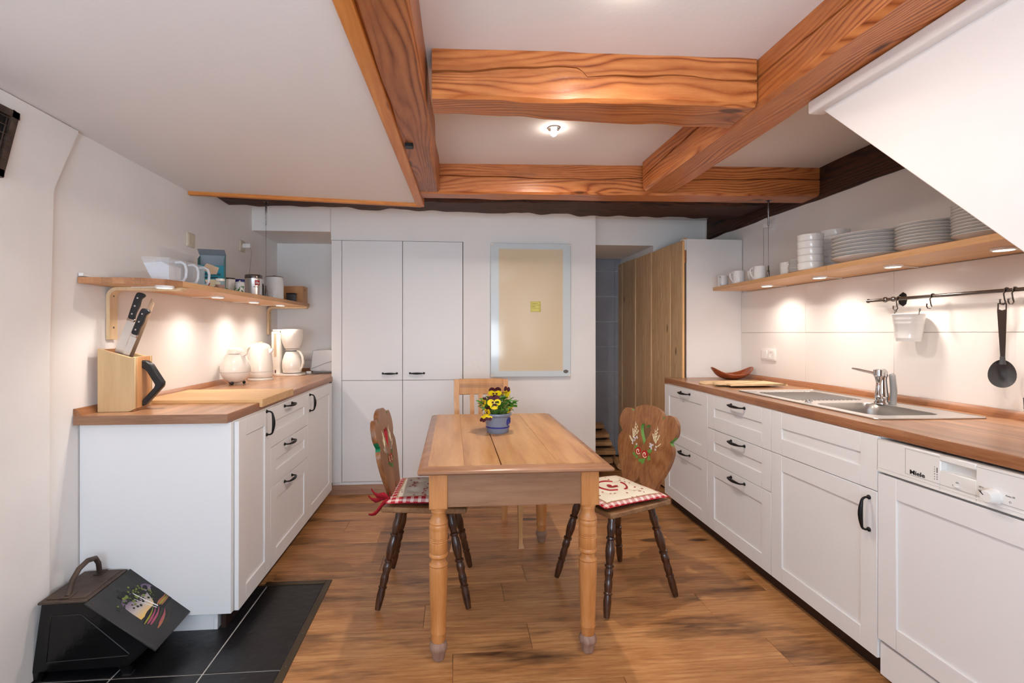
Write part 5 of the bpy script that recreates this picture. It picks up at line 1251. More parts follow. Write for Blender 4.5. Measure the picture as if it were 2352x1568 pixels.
# ------------------------------------------------------------------ things on the left shelf
for k in range(3):
    yc = 2.315 + 0.104 * k
    z0 = zs(yc) + 0.0255
    t = thing('clear_scoop_bin', ['clear plastic bin filled with white sugar, nearest on the left shelf', 'middle one of three clear handled bins on the left shelf', 'clear handled bin next to the turquoise box on the left shelf'][k], 'bin', (0, yc, z0), group='clear bins')
    S = [(-1.335, 0.0), (-1.262, 0.0), (-1.262, 0.108), (-1.385, 0.112)]; th = 0.0022
    m = MB()
    for ya, yb in ((-0.050, -0.050 + th), (0.050 - th, 0.050)): m.prism(S, ya, yb, 'y')
    I = [(-1.335, th), (-1.264, th), (-1.264, 0.108), (-1.262, 0.108), (-1.262, 0.0), (-1.337, 0.0), (-1.387, 0.112), (-1.385, 0.112)]
    m.prism(I, -0.050 + th, 0.050 - th, 'y'); m.build('bin_wall', M['clear'], t)
    hS = (0.92, 0.10, 0.14)[k]
    tp_ = 0.098 * hS
    m = MB(); m.prism([(-1.333, 0.003), (-1.266, 0.003), (-1.266, tp_ * 0.80), (-1.300, tp_), (-1.333 - 0.045 * hS, tp_ * 0.93)], -0.047, 0.047, 'y'); m.build('sugar', M['sugar'], t)
    m = MB(); m.tube([(-1.263, 0, 0.092), (-1.238, 0, 0.094), (-1.222, 0, 0.084), (-1.216, 0, 0.060), (-1.218, 0, 0.028), (-1.226, 0, 0.012), (-1.242, 0, 0.006), (-1.262, 0, 0.006)], 0.0062, 10); m.build('handle', M['clear_thick'], t)
t = tag(onebox('acrylic_sheet', (-1.502, -1.500, 2.62, 2.93, 1.485, 1.700), M['clear']), 'flat clear acrylic sheet standing against the wall behind the bins', 'sheet'); t.data.transform(Matrix.Translation((0, 0, 0)))
t = thing('filter_box', 'turquoise cardboard box of coffee filters with its top torn open', 'box', (-1.375, 2.885, zs(2.88) + 0.0255), R(14))
bw, bd, bh = 0.066, 0.030, 0.150
m = MB(); m.box(-bw, bw, -bd, -bd + 0.001, 0, bh); fr_ = m.build('front', M['teal'], t)
m = MB(); m.prism([(-bw, bh), (-0.030, bh), (-0.020, 0.118), (0.030, 0.112), (0.038, bh + 0.004), (bw, bh)], -bd, -bd + 0.001, 'y'); bpy.data.objects.remove(m.build('x', M['teal']))
m = MB(); m.prism([(-bd, 0), (bd, 0), (bd, 0.212), (bd - 0.01, 0.222), (-bd, 0.185)], bw - 0.001, bw, 'x'); m.build('side', M['teal2'], t); m = MB(); m.prism([(-bd, 0), (bd, 0), (bd, 0.212), (-bd, 0.185)], -bw, -bw + 0.001, 'x'); m.build('side', M['teal2'], t)
m = MB(); m.box(-bw, bw, bd - 0.001, bd, 0, 0.215); m.box(-bw, bw, -bd, bd, 0, 0.001); m.build('back', M['card'], t)
m = MB(); m.M = T(0, bd, 0.215) @ RX(R(-28)); m.box(-bw - 0.004, bw + 0.002, -0.058, 0, -0.001, 0.0); m.build('flap', M['card'], t)
m = MB(); m.prism([(-0.045, 0.128), (-0.020, 0.160), (0.042, 0.138), (0.030, 0.10), (-0.005, 0.098), (-0.020, 0.112)], -bd - 0.002, -bd - 0.0012, 'y'); m.build('filter_papers', M['kraft'], t)
text_mesh('KAFFEEFILTER', 0.0165, M['blackp'], t, T(0, -bd - 0.0004, 0.098) @ FR, offset=0.0003)
m = MB(); m.box(-0.04, 0.035, -bd - 0.0006, -bd, 0.078, 0.083); m.build('printed_bar', M['blackp'], t)
m = MB(); m.prism([(-0.030, 0.068), (0.018, 0.071), (0.052, 0.052), (0.034, 0.030), (-0.014, 0.026)], -bd - 0.0008, -bd, 'y'); m.build('printed_filter', M['creamp'], t)
text_mesh('4', 0.042, M['red'], t, T(-0.014, -bd - 0.0012, 0.048) @ FR, offset=0.0012)
m = MB(); m.M = T(0.028, -bd - 0.0006, 0.018) @ RX(R(90)); m.lathe([(0, 0), (0.028, 0), (0.028, 0.0005), (0, 0.0006)], 20, sy=0.6); m.build('printed_cup', M['china'], t)
m = MB(); m.M = T(0.028, -bd - 0.0013, 0.022) @ RX(R(90)); m.lathe([(0, 0.0003), (0.022, 0.0003)], 20, sy=0.45); m.build('printed_coffee', plain('coffee_print', srgb(60, 34, 20), 0.5), t)
def tin(name, label, cat, x, y, r_, h, parts, txt=None):
    t = thing(name, label, cat, (x, y, zs(y) + 0.0256), 0)
    for pn, prof_, mat in parts:
        m = MB(); m.lathe(prof_, 32); m.build(pn, mat, t)
    return t
def wraptext(s_, size, mat, parent, r_, z, ang, name='lettering', sx=1.0):
    o = text_mesh(s_, size, mat, None, Matrix.Identity(4), name, 0.0002, 0.0003, sx=sx)
    for v in o.data.vertices:
        a = ang + v.co.x / r_; rr = r_ + v.co.z + 0.0004; v.co = Vector((rr * math.sin(a), -rr * math.cos(a), z + v.co.y))
    o.parent = parent; return o
t = tin('coffee_jar', 'small clear jar of brown powder in front of the turquoise box', 'jar', -1.245, 2.700, 0.024, 0.05, [('glass', [(0, 0), (0.024, 0), (0.025, 0.004), (0.025, 0.040), (0.021, 0.046), (0.021, 0.052)], M['clear']), ('powder', [(0, 0.002), (0.0225, 0.002), (0.0225, 0.026), (0, 0.028)], plain('cinnamon', srgb(150, 96, 60), 0.9)), ('lid', [(0.0, 0.058), (0.022, 0.058), (0.023, 0.050), (0.023, 0.046)], M['ivory'])])
t = tin('cocoa_tin', 'white tin with dark lid and green print beside the turquoise box', 'tin', -1.365, 3.075, 0.034, 0.10, [('can', [(0, 0), (0.034, 0), (0.034, 0.094), (0, 0.094)], M['ivory']), ('lid', [(0, 0.100), (0.034, 0.100), (0.035, 0.097), (0.035, 0.092), (0.034, 0.092)], M['bkplastic'])])
m = MB(); m.M = T(0, 0, 0)
for k in range(7):
    a = R(-10 + 6 * k); m.sphere((0.0335 * math.sin(a), -0.0335 * math.cos(a), 0.022 + 0.006 * math.sin(k)), 0.006, 8, sc_=(1, 0.15, 1.6))
m.build('printed_leaves', M['greenp'], t)
t = tin('herb_jar', 'small white lidded jar painted with green herbs', 'jar', -1.292, 3.050, 0.027, 0.08, [('jar', [(0, 0), (0.026, 0), (0.027, 0.004), (0.027, 0.060), (0.024, 0.064), (0, 0.064)], M['china']), ('lid', [(0.026, 0.062), (0.0275, 0.066), (0.024, 0.072), (0.006, 0.078), (0.005, 0.083), (0, 0.085)], M['china'])])
m = MB(); q = random.Random(4)
for k in range(26):
    a = R(q.uniform(-70, 80)); m.sphere((0.0268 * math.sin(a), -0.0268 * math.cos(a), q.uniform(0.012, 0.050)), 0.004, 6, sc_=(1, 0.3, 1.3))
m.build('printed_herbs', M['leafg'], t)
t = tin('salt_tin', 'blue-lidded pale blue tin partly hidden behind the coffee tin', 'tin', -1.420, 3.370, 0.041, 0.12, [('can', [(0, 0), (0.040, 0), (0.040, 0.108), (0, 0.108)], plain('pale_blue_tin', srgb(150, 168, 206), 0.35)), ('lid', [(0, 0.120), (0.041, 0.120), (0.042, 0.116), (0.042, 0.104), (0.040, 0.104)], M['navy'])])
t = tin('coffee_tin', 'round shiny steel coffee tin with a red square label', 'tin', -1.272, 3.205, 0.051, 0.15, [('can', [(0, 0), (0.050, 0), (0.0515, 0.003), (0.050, 0.006), (0.050, 0.112), (0, 0.112)], M['steel']), ('lid', [(0, 0.135), (0.046, 0.135), (0.050, 0.132), (0.052, 0.128), (0.052, 0.112), (0.050, 0.110)], M['nickel'])])
def wrapquad(parent, r_, a0, a1, z0, z1, mat, name):
    m = MB(); m.surf(lambda u, v: (r_ * math.sin(lerp(a0, a1, u)), -r_ * math.cos(lerp(a0, a1, u)), lerp(z0, z1, v)), 10, 1); o = m.build(name, mat, parent); return o
wrapquad(t, 0.0504, R(30), R(64), 0.066, 0.098, M['red'], 'red_label')
wraptext('illy', 0.020, M['china'], t, 0.0505, 0.082, R(47))
wrapquad(t, 0.0504, R(6), R(86), 0.002, 0.008, M['red'], 'red_band')
for k in range(4): wraptext('espresso', 0.0075, M['blackp'], t, 0.0503, 0.056 - 0.011 * k, R(35), 'small_print') if k == 0 else None
t = tin('black_grinder', 'slim black and chrome mill between the coffee tin and the canister', 'mill', -1.330, 3.455, 0.026, 0.14, [('mill_body', [(0, 0), (0.026, 0), (0.026, 0.09), (0.022, 0.10), (0, 0.10)], M['bkplastic']), ('mill_top', [(0.022, 0.100), (0.026, 0.104), (0.026, 0.134), (0.012, 0.14), (0, 0.14)], M['chrome'])])
t = tin('ceramic_canister', 'white embossed ceramic canister with a dark wire-clip lid on the shelf', 'canister', -1.290, 3.615, 0.062, 0.18, [('jar', [(0, 0), (0.058, 0), (0.061, 0.004), (0.062, 0.012), (0.062, 0.140), (0.058, 0.150), (0.0585, 0.162), (0, 0.162)], M['china']), ('lid', [(0, 0.176), (0.006, 0.176), (0.008, 0.172), (0.040, 0.170), (0.058, 0.167), (0.060, 0.162), (0, 0.162)], plain('brown_lid', srgb(92, 76, 60), 0.45))])
m = MB()
for i in range(24):
    for j in range(13):
        a = 2 * math.pi * (i + 0.5 * (j % 2)) / 24; m.sphere((0.0618 * math.sin(a), -0.0618 * math.cos(a), 0.014 + j * 0.0098), 0.0030, 6)
o = m.build('embossing', M['china'], t); o['kind'] = 'stuff'
t = thing('wooden_box', 'open reddish wooden box with a hand hole, at the far end of the left shelf', 'box', (-1.325, 4.070, zs(4.07) + 0.0252))
bx = 0.118
for b in ((-bx, bx, -0.066, -0.056, 0, 0.135), (-bx, bx, 0.056, 0.066, 0, 0.135), (-bx, -bx + 0.01, -0.056, 0.056, 0, 0.135), (-bx + 0.01, bx - 0.01, -0.056, 0.056, 0, 0.008)):
    m = MB(); m.box(*b, bev=0.001); m.build('side_board', M['bowlw'] if 0 else M['block_end'], t)
m = MB(); m.prism([(-0.056, 0), (0.056, 0), (0.056, 0.135), (-0.056, 0.135)], bx - 0.01, bx, 'x', holes=[rrect(-0.022, 0.022, 0.098, 0.114, 0.007, 3)]); m.build('end_board', M['block_end'], t)
t = thing('dark_container', 'small black lidded container in front of the wooden box', 'container', (-1.262, 3.905, zs(3.9) + 0.0256))
m = MB(); m.box(-0.032, 0.032, -0.028, 0.028, 0, 0.062, bev=0.004, seg=2); m.build('tub', M['dgrey'], t)
m = MB(); m.box(-0.035, 0.035, -0.031, 0.031, 0.062, 0.070, bev=0.003); m.build('lid', M['bkplastic'], t)
t = thing('wicker_bowl', 'little brown wicker bowl beside the black container', 'bowl', (-1.305, 3.765, zs(3.77) + 0.0256))
m = MB(); m.lathe([(0, 0), (0.026, 0)] + [(0.026 + 0.016 * (k / 10) ** 0.6 + (0.0012 if k % 2 else 0), 0.004 * k + 0.002) for k in range(12)] + [(0.038, 0.046), (0.024, 0.006), (0, 0.004)], 24); m.build('weave', wood('wicker', srgb(90, 56, 34), srgb(140, 96, 62), srgb(176, 130, 90), 'z', 1, 30, rough=0.8, bump=0.8), t)

# ------------------------------------------------------------------ vent grille in the chimney breast
t = thing('vent_grille', 'rusty dark iron vent grille in the wall, top left corner', 'vent', (XL + 0.022, 0, 0))
def vq(u, v): z = lerp(1.768, 2.006, v); return (lerp(1.47, 1.725 + 0.065 * v, u) if True else 0, z)
m = MB()
def bar(u0, v0, u1, v1, w, d0, d1):
    a, b = Vector((0,) + vq(u0, v0)), Vector((0,) + vq(u1, v1)); d = (b - a).normalized(); n = Vector((0, -d.z, d.y)) * w / 2
    m.loft([[tuple(p + n + Vector((d0, 0, 0))), tuple(p + n + Vector((d1, 0, 0))), tuple(p - n + Vector((d1, 0, 0))), tuple(p - n + Vector((d0, 0, 0)))] for p in (a, b)])
for q4 in ((0, 0.05, 1, 0.05), (0, 0.95, 1, 0.95), (0.04, 0, 0.04, 1), (0.955, 0, 0.955, 1)): bar(*q4, 0.024, 0.0, 0.012)
m.build('frame', plain('rusty_iron', srgb(92, 76, 66), 0.5, metal=0.6, bump=0.8, bscale=60, mottle=0.5, mscale=25), t)
m = MB()
for k in range(1, 9): bar(k / 9, 0.05, k / 9, 0.95, 0.003, 0.003, 0.006)
for k in range(1, 8): bar(0.04, k / 8, 0.95, k / 8, 0.003, 0.004, 0.007)
m.build('mesh_bars', M['coaltop'], t)
m = MB(); a = [vq(0, 0), vq(1, 0), vq(1, 1), vq(0, 1)]; m.prism(a, 0.0005, 0.0015, 'x'); m.build('backing', M['dark'], t)

# ------------------------------------------------------------------ things on the left worktop
ZW = 0.9182
t = thing('cutting_board', 'large light wooden board with a front lip, lying over the left worktop edge', 'cutting board', (0, 0, 0))
m = MB(); m.box(-1.470, -0.9055, 2.382, 2.830, ZW, 0.9345, bev=0.001); m.build('board', M['bigboard'], t)
m = MB(); m.box(-0.9195, -0.9045, 2.381, 2.831, 0.898, 0.9350, bev=0.001); m.build('front_lip', M['bigboard'], t)
t = thing('knife_block', 'beech knife block with a black angular handle, at the near end of the counter', 'knife block', (-1.485, 2.148, ZW), R(4))
KW, KD = 0.128, 0.135
m = MB(); m.prism([(0, 0.268), (0, 0.0), (KW - 0.008, 0.0), (KW + 0.016, 0.012), (KW + 0.016, 0.232), (KW - 0.004, 0.229)], 0.0, 0.016, 'y', bev=0.0015)
m.build('side', M['block'], t)
m = MB(); m.prism([(0, 0.268), (0, 0.0), (KW - 0.008, 0.0), (KW + 0.016, 0.012), (KW + 0.016, 0.232), (KW - 0.004, 0.229)], KD - 0.016, KD, 'y', bev=0.0015)
m.build('side', M['block'], t)
m = MB(); m.box(KW + 0.002, KW + 0.016, 0.016, KD - 0.016, 0.012, 0.231, bev=0.001); m.box(0, 0.014, 0.016, KD - 0.016, 0, 0.264, bev=0.001); m.box(0.014, KW + 0.002, 0.016, KD - 0.016, 0.0, 0.01); m.build('end', M['block_end'], t)
m = MB(); q = random.Random(8)
for i in range(16):
    for j in range(13):
        x, y_ = 0.018 + i * 0.0072, 0.020 + j * 0.0076; m.box(x, x + 0.0036, y_, y_ + 0.0036, 0.10, 0.245 - 0.22 * (x) + q.uniform(-0.006, 0.004))
o = m.build('bristles', M['bkplastic'], t); o['kind'] = 'stuff'
m = MB(); hp = [(KW + 0.012, 0.215), (KW + 0.034, 0.211), (KW + 0.052, 0.196), (KW + 0.098, 0.118), (KW + 0.097, 0.100), (KW + 0.030, 0.022), (KW + 0.016, 0.014), (KW + 0.016, 0.040), (KW + 0.062, 0.094), (KW + 0.068, 0.106), (KW + 0.034, 0.166), (KW + 0.022, 0.178), (KW + 0.012, 0.182)]
m.prism(hp, 0.050, 0.082, 'y', bev=0.004); m.build('handle', M['bkplastic'], t)
def knife(label, x, y, z, lean, L_blade, bw_, rz=4):
    t = thing('kitchen_knife', label, 'knife', (x, y, z), rot=(0, R(lean), R(rz)), group='knives in the block')
    m = MB(); m.prism([(-bw_ / 2, 0.0), (bw_ / 2, 0.0), (bw_ / 2, L_blade), (-bw_ / 2 + 0.004, L_blade)], -0.0011, 0.0011, 'y', bev=0.0003); m.build('blade', M['steel'], t)
    m = MB(); m.box(-bw_ / 2 + 0.002, bw_ / 2, -0.006, 0.006, L_blade, L_blade + 0.014, bev=0.003); m.build('bolster', M['chrome'], t)
    m = MB(); hz_ = L_blade + 0.014; P = smooth_poly([(-0.012, hz_), (0.013, hz_), (0.011, hz_ + 0.03), (0.015, hz_ + 0.06), (0.013, hz_ + 0.09), (0.023, hz_ + 0.108), (0.014, hz_ + 0.117), (-0.006, hz_ + 0.116), (-0.013, hz_ + 0.10), (-0.013, hz_ + 0.05)], 3, {0, 1})
    m.prism(P, -0.008, 0.008, 'y', bev=0.002); h_ = m.build('handle', M['bkplastic'], t)
    m = MB()
    for dz in (0.02, 0.056, 0.092): m.M = T(0.0, -0.0078, hz_ + dz) @ RX(R(90)); m.lathe([(0, 0.001), (0.0035, 0.001), (0.004, 0)], 10)
    m.build('rivet', M['chrome'], h_)
kb = (-1.485, 2.148)
knife('large kitchen knife with the higher black riveted handle, in the block', kb[0] + 0.050, kb[1] + 0.052, ZW + 0.240, 18, 0.150, 0.036)
knife('smaller kitchen knife with the lower black riveted handle, in the block', kb[0] + 0.082, kb[1] + 0.040, ZW + 0.224, 21, 0.098, 0.028)
t = thing('wooden_spatula', 'flat brown wooden stick behind the knives in the block', 'spatula', (kb[0] + 0.070, kb[1] + 0.092, ZW + 0.220), rot=(0, R(20), R(4)))
m = MB(); m.prism([(-0.010, 0), (0.010, 0), (0.012, 0.262), (-0.008, 0.280)], -0.003, 0.003, 'y', bev=0.001); m.build('blade', M['stick'], t)

# thermos jug
t = thing('thermos_jug', 'round white ball-shaped thermos jug on little black feet, on the left counter', 'thermos jug', (-1.405, 3.255, ZW), R(-10))
m = MB(); prof_ = [(0, 0.008), (0.022, 0.009), (0.045, 0.018), (0.066, 0.035), (0.082, 0.060), (0.0900, 0.088), (0.0900, 0.110), (0.0830, 0.138), (0.070, 0.164), (0.057, 0.184), (0.0500, 0.196), (0, 0.198)]
m.lathe(prof_, 40); bd = m.build('ball', M['ivory'], t)
m = MB(); m.tube([(0.0908 * math.cos(2 * math.pi * k / 36), 0.0908 * math.sin(2 * math.pi * k / 36), 0.082) for k in range(36)], 0.0008, 4, closed=True); m.build('seam', M['greyp'], bd)
m = MB(); m.lathe([(0, 0.199), (0.049, 0.199), (0.0505, 0.204), (0.046, 0.219), (0.036, 0.231), (0.020, 0.239), (0, 0.241)], 32); m.build('lid', M['ivory'], t)
m = MB(); m.loft([[(0.035, -0.022, 0.176), (0.035, 0.022, 0.176), (0.035, 0.020, 0.200), (0.035, -0.020, 0.200)], [(0.062, -0.013, 0.184), (0.062, 0.013, 0.184), (0.062, 0.015, 0.2), (0.062, -0.015, 0.2)], [(0.080, -0.003, 0.199), (0.080, 0.003, 0.199), (0.080, 0.004, 0.202), (0.080, -0.004, 0.202)]]); m.build('spout', M['ivory'], t)
m = MB(); m.tube([(-0.050, 0.02, 0.196), (-0.072, 0.022, 0.190), (-0.088, 0.024, 0.165), (-0.094, 0.022, 0.135), (-0.090, 0.02, 0.11)], [0.009, 0.011, 0.011, 0.010, 0.009], 10); m.build('handle', M['ivory'], t)
for a in (-60, 60, 180):
    m = MB(); m.sphere((0.050 * math.cos(R(a - 20)), 0.050 * math.sin(R(a - 20)), 0.0115), 0.0112, 12, sc_=(0.9, 0.9, 1)); m.build('foot', M['bkplastic'], t)
# kettle
t = thing('electric_kettle', 'tall white electric kettle on its base, between thermos and coffee maker', 'kettle', (-1.365, 3.560, ZW), R(-8))
m = MB(); m.lathe([(0, 0), (0.084, 0), (0.086, 0.004), (0.084, 0.014), (0.070, 0.020), (0, 0.020)], 36); m.build('base', M['ivory'], t)
m = MB(); m.lathe([(0, 0.021), (0.076, 0.021), (0.083, 0.028), (0.086, 0.045), (0.084, 0.10), (0.078, 0.16), (0.072, 0.205), (0.070, 0.222), (0.064, 0.222), (0, 0.222)], 36); bd = m.build('body', M['ivory'], t)
m = MB(); m.tube([(0.0865 * math.cos(2 * math.pi * k / 36), 0.0865 * math.sin(2 * math.pi * k / 36), 0.062) for k in range(36)], 0.0008, 4, closed=True); m.build('seam', M['greyp'], bd)
m = MB(); m.lathe([(0.069, 0.222), (0.066, 0.236), (0.052, 0.252), (0.030, 0.262), (0, 0.265)], 32); m.build('lid', M['ivory'], t)
m = MB(); m.lathe([(0.012, 0.264), (0.013, 0.268), (0.008, 0.270), (0, 0.270)], 16, sx=1.3); m.build('lid_catch', M['bamboo'], t)
m = MB(); m.loft([[(0.055, -0.026, 0.17), (0.060, 0.0, 0.15), (0.055, 0.026, 0.17), (0.055, 0.022, 0.222), (0.055, -0.022, 0.222)], [(0.092, -0.006, 0.212), (0.094, 0.0, 0.208), (0.092, 0.006, 0.212), (0.090, 0.006, 0.224), (0.090, -0.006, 0.224)]]); m.build('spout', M['ivory'], t)
m = MB(); m.tube([(-0.045, 0, 0.246), (-0.075, 0, 0.240), (-0.100, 0, 0.222), (-0.108, 0, 0.190), (-0.106, 0, 0.150), (-0.096, 0, 0.120), (-0.082, 0, 0.105)], [0.013, 0.014, 0.0135, 0.013, 0.012, 0.011, 0.011], 12); m.build('handle', M['ivory'], t)
# coffee maker
t = thing('coffee_maker', 'white filter coffee maker with thermal jug under the funnel', 'coffee maker', (-1.285, 3.930, ZW), R(-4))
m = MB(); m.prism(rrect(-0.112, 0.110, -0.075, 0.085, 0.05, 6), 0, 0.016, 'z', bev=0.004); m.prism(rrect(-0.112, 0.110, -0.075, 0.085, 0.05, 6), 0.016, 0.018, 'z'); m.build('base', M['ivory'], t)
m = MB(); m.box(-0.125, -0.060, -0.045, 0.075, 0.0, 0.345, bev=0.006, seg=2); cw = m.build('water_tank', M['ivory'], t)
m = MB(); m.box(-0.104, -0.084, -0.0475, -0.044, 0.150, 0.330, bev=0.001); m.build('level_window', M['kraft'], cw)
m = MB()
for k in range(8): m.box(-0.098, -0.090, -0.0480, -0.047, 0.165 + 0.02 * k, 0.1665 + 0.02 * k)
m.build('level_marks', M['greyp'], cw)
m = MB(); m.box(-0.097, -0.087, -0.0485, -0.044, 0.020, 0.045, bev=0.002); m.build('switch', plain('dark_red_switch', srgb(80, 30, 30), 0.4), cw)
m = MB(); m.M = T(0.022, 0, 0); m.lathe([(0, 0.212), (0.056, 0.212), (0.060, 0.220), (0.071, 0.245), (0.080, 0.280), (0.0845, 0.320), (0.085, 0.352), (0.082, 0.362), (0, 0.366)], 36); fn_ = m.build('funnel', M['ivory'], t)
m = MB(); m.box(-0.118, 0.0, -0.040, 0.055, 0.347, 0.361, bev=0.005, seg=2); m.build('water_lid', M['ivory'], t)
m = MB(); m.box(0.045, 0.066, -0.0755, -0.072, 0.328, 0.331); m.box(0.036, 0.062, -0.0735, -0.068, 0.300, 0.302); m.build('small_print', M['greyp'], fn_)
m = MB(); m.M = T(0.022, -0.005, 0.0185); m.lathe([(0, 0), (0.066, 0), (0.068, 0.004), (0.076, 0.045), (0.074, 0.090), (0.062, 0.135), (0.050, 0.165), (0.046, 0.172), (0, 0.172)], 36)
m.M = T(0.022, -0.005, 0.0185); m.lathe([(0, 0.190), (0.040, 0.190), (0.050, 0.184), (0.050, 0.178), (0, 0.178)], 30)
jg = m.build('jug', M['ivory'], t)
m = MB(); m.M = T(0.022, -0.005, 0.0185); m.lathe([(0.047, 0.1715), (0.051, 0.173), (0.051, 0.1785), (0.047, 0.1785)], 30); m.lathe([(0.0655, 0.0), (0.0685, 0.001), (0.0690, 0.004), (0.066, 0.005)], 30); m.build('jug_ring', M['bkplastic'], jg)
m = MB(); m.tube([(0.066, -0.02, 0.195), (0.090, -0.026, 0.185), (0.112, -0.03, 0.150), (0.118, -0.03, 0.105), (0.108, -0.028, 0.065), (0.090, -0.022, 0.045)], [0.009, 0.010, 0.010, 0.0095, 0.008, 0.006], 10); m.build('jug_handle', M['ivory'], jg)
# toaster
t = thing('toaster', 'white rounded toaster in the alcove beside the tall cupboard', 'toaster', (-1.075, 4.155, ZW), R(3))
m = MB(); P = smooth_poly([(-0.092, 0.018), (0.092, 0.018), (0.098, 0.06), (0.088, 0.165), (0.070, 0.190), (-0.070, 0.190), (-0.088, 0.165), (-0.098, 0.06)], 4); m.prism(P, -0.045, 0.12, 'y', bev=0.006); tb = m.build('body', M['white_gl'], t)
m = MB(); m.box(-0.085, 0.085, -0.036, 0.11, 0.001, 0.020, bev=0.004); m.build('base', M['grey'], t)
m = MB()
for yy in (0.005, 0.055): m.box(-0.062, 0.062, yy, yy + 0.026, 0.186, 0.1915)
m.build('slot', M['dark'], tb)
m = MB(); m.tube([(-0.094, -0.050, 0.038), (-0.04, -0.052, 0.060), (0.02, -0.052, 0.085), (0.09, -0.050, 0.105)], 0.0018, 6); m.build('swoosh_line', M['greyp'], tb)
m = MB(); m.box(-0.015, 0.015, -0.060, -0.046, 0.025, 0.034, bev=0.003); m.build('lever', M['sock'], tb)
t = thing('power_plug', 'white plug and coiled cord lying in front of the toaster', 'plug', (-1.175, 4.055, ZW), R(20))
m = MB(); m.box(-0.020, 0.020, -0.011, 0.011, 0.0, 0.022, bev=0.005, seg=2); m.build('plug', M['sock'], t)
m = MB(); m.tube([(0.02, 0, 0.008), (0.04, -0.015, 0.006), (0.065, -0.005, 0.004), (0.06, 0.012, 0.010), (0.04, 0.004, 0.014), (0.055, -0.014, 0.010), (0.085, -0.010, 0.004)], 0.003, 8); m.build('cord', M['grey'], t)
t = thing('pen', 'short black stick lying behind the coffee maker', 'pen', (-1.165, 4.215, ZW), R(-28))
m = MB(); m.tube([(-0.03, 0, 0.004), (0.03, 0, 0.004)], 0.004, 8); m.build('stick', M['bkplastic'], t)

# ------------------------------------------------------------------ things on the right worktop
def chopping(label, cx, cy, z, w, h, rz):
    t = thing('chopping_board', label, 'chopping board', (cx, cy, z), R(rz), 'light chopping boards')
    P = smooth_poly([(-w / 2, -h / 2 + 0.01), (-w / 2 + 0.01, -h / 2), (w / 2 - 0.01, -h / 2), (w / 2, -h / 2 + 0.01), (w / 2, h / 2 - 0.01), (w / 2 - 0.01, h / 2), (-w / 2 + 0.012, h / 2), (-w / 2, h / 2 - 0.015), (-w / 2 - 0.006, 0.045), (-w / 2 - 0.045, 0.035), (-w / 2 - 0.06, 0.0), (-w / 2 - 0.045, -0.035), (-w / 2 - 0.006, -0.045)], 4)
    m = MB(); m.prism(P, 0, 0.011, 'z', bev=0.0015); m.build('board', M['bamboo'], t)
chopping('lower of two light wooden chopping boards beside the sink', 1.835, 3.045, ZW, 0.33, 0.19, 2)
chopping('upper chopping board, nearer the sink, with its grip to the left', 1.855, 2.905, ZW + 0.0112, 0.34, 0.20, 2)
t = thing('wooden_bowl', 'boat-shaped red-brown wooden bowl at the far end of the right counter', 'bowl', (2.005, 3.335, ZW), R(2))
def boat(u, v, s_=1.0, off=0.0):
    a = 2 * math.pi * v; r_ = u
    x = 0.156 * r_ * math.cos(a) * s_; y_ = 0.080 * r_ * math.sin(a) * s_
    z = 0.034 * r_ ** 3.0 * 1.0 + 0.030 * (x / 0.156) ** 2 * r_ + 0.026 * (x / 0.156) ** 4 + off
    return (x, y_, z)
m = MB(); m.surf(lambda u, v: boat(u, v), 14, 40); m.surf(lambda u, v: boat(u, 1 - v, 0.955, 0.006), 14, 40)
b = bmesh.new()
A_ = [b.verts.new(boat(1, k / 40)) for k in range(40)]; B_ = [b.verts.new(boat(1, k / 40, 0.955, 0.006)) for k in range(40)]
for k in range(40): b.faces.new((A_[k], A_[(k + 1) % 40], B_[(k + 1) % 40], B_[k]))
m._merge(b, 0); m.build('bowl', M['bowlw'], t)
t = thing('utensil_basket', 'black slotted utensil basket at the right edge of the picture', 'basket', (1.985, 1.468, ZW))
m = MB(); n_ = 28
for k in range(n_):
    a = 2 * math.pi * k / n_; m.tube([(0.048 * math.cos(a), 0.048 * math.sin(a), 0.002), (0.052 * math.cos(a), 0.052 * math.sin(a), 0.108)], 0.0022, 5)
for z, r_ in ((0.002, 0.048), (0.04, 0.0495), (0.075, 0.051), (0.108, 0.052)): m.tube([(r_ * math.cos(2 * math.pi * k / 28), r_ * math.sin(2 * math.pi * k / 28), z) for k in range(28)], 0.003, 6, closed=True)
m.lathe([(0, 0.001), (0.048, 0.001), (0.048, 0.003), (0, 0.003)], 24); m.build('wire_cage', M['black'], t)

# ------------------------------------------------------------------ rail with bucket and ladle
RXX, RZZ = 2.128, 1.4150
t = thing('kitchen_rail', 'dark nickel wall rail over the sink', 'rail', (0, 0, 0))
m = MB(); m.tube([(RXX, 1.05, RZZ), (RXX, 2.322, RZZ)], 0.0078, 14)
m.M = T(RXX, 2.322, RZZ) @ RX(R(-90)); m.lathe([(0.0078, -0.004), (0.0105, -0.002), (0.0105, 0.003), (0.006, 0.006), (0, 0.007)], 16); m.build('bar', M['nickel'], t)
m = MB(); m.M = T(RXX, 2.225, RZZ); m.sphere((0, 0, 0), 0.0135, 14); m.build('knob', M['nickel'], t)
m = MB(); m.M = T(XR - 0.011, 2.182, RZZ) @ RY(R(-90)); m.lathe([(0, 0.010), (0.012, 0.010), (0.016, 0.006), (0.0, 0.006)], 16); m.lathe([(0.0, 0.007), (0.020, 0.007), (0.024, 0.0), (0, 0)], 8, sx=1.45); m.build('wall_bracket', M['black'], t)
m = MB(); m.tube([(XR - 0.012, 2.182, RZZ), (RXX, 2.182, RZZ)], 0.006, 10); m.sphere((RXX, 2.182, RZZ), 0.0125, 12); m.build('bracket_arm', M['nickel'], t)
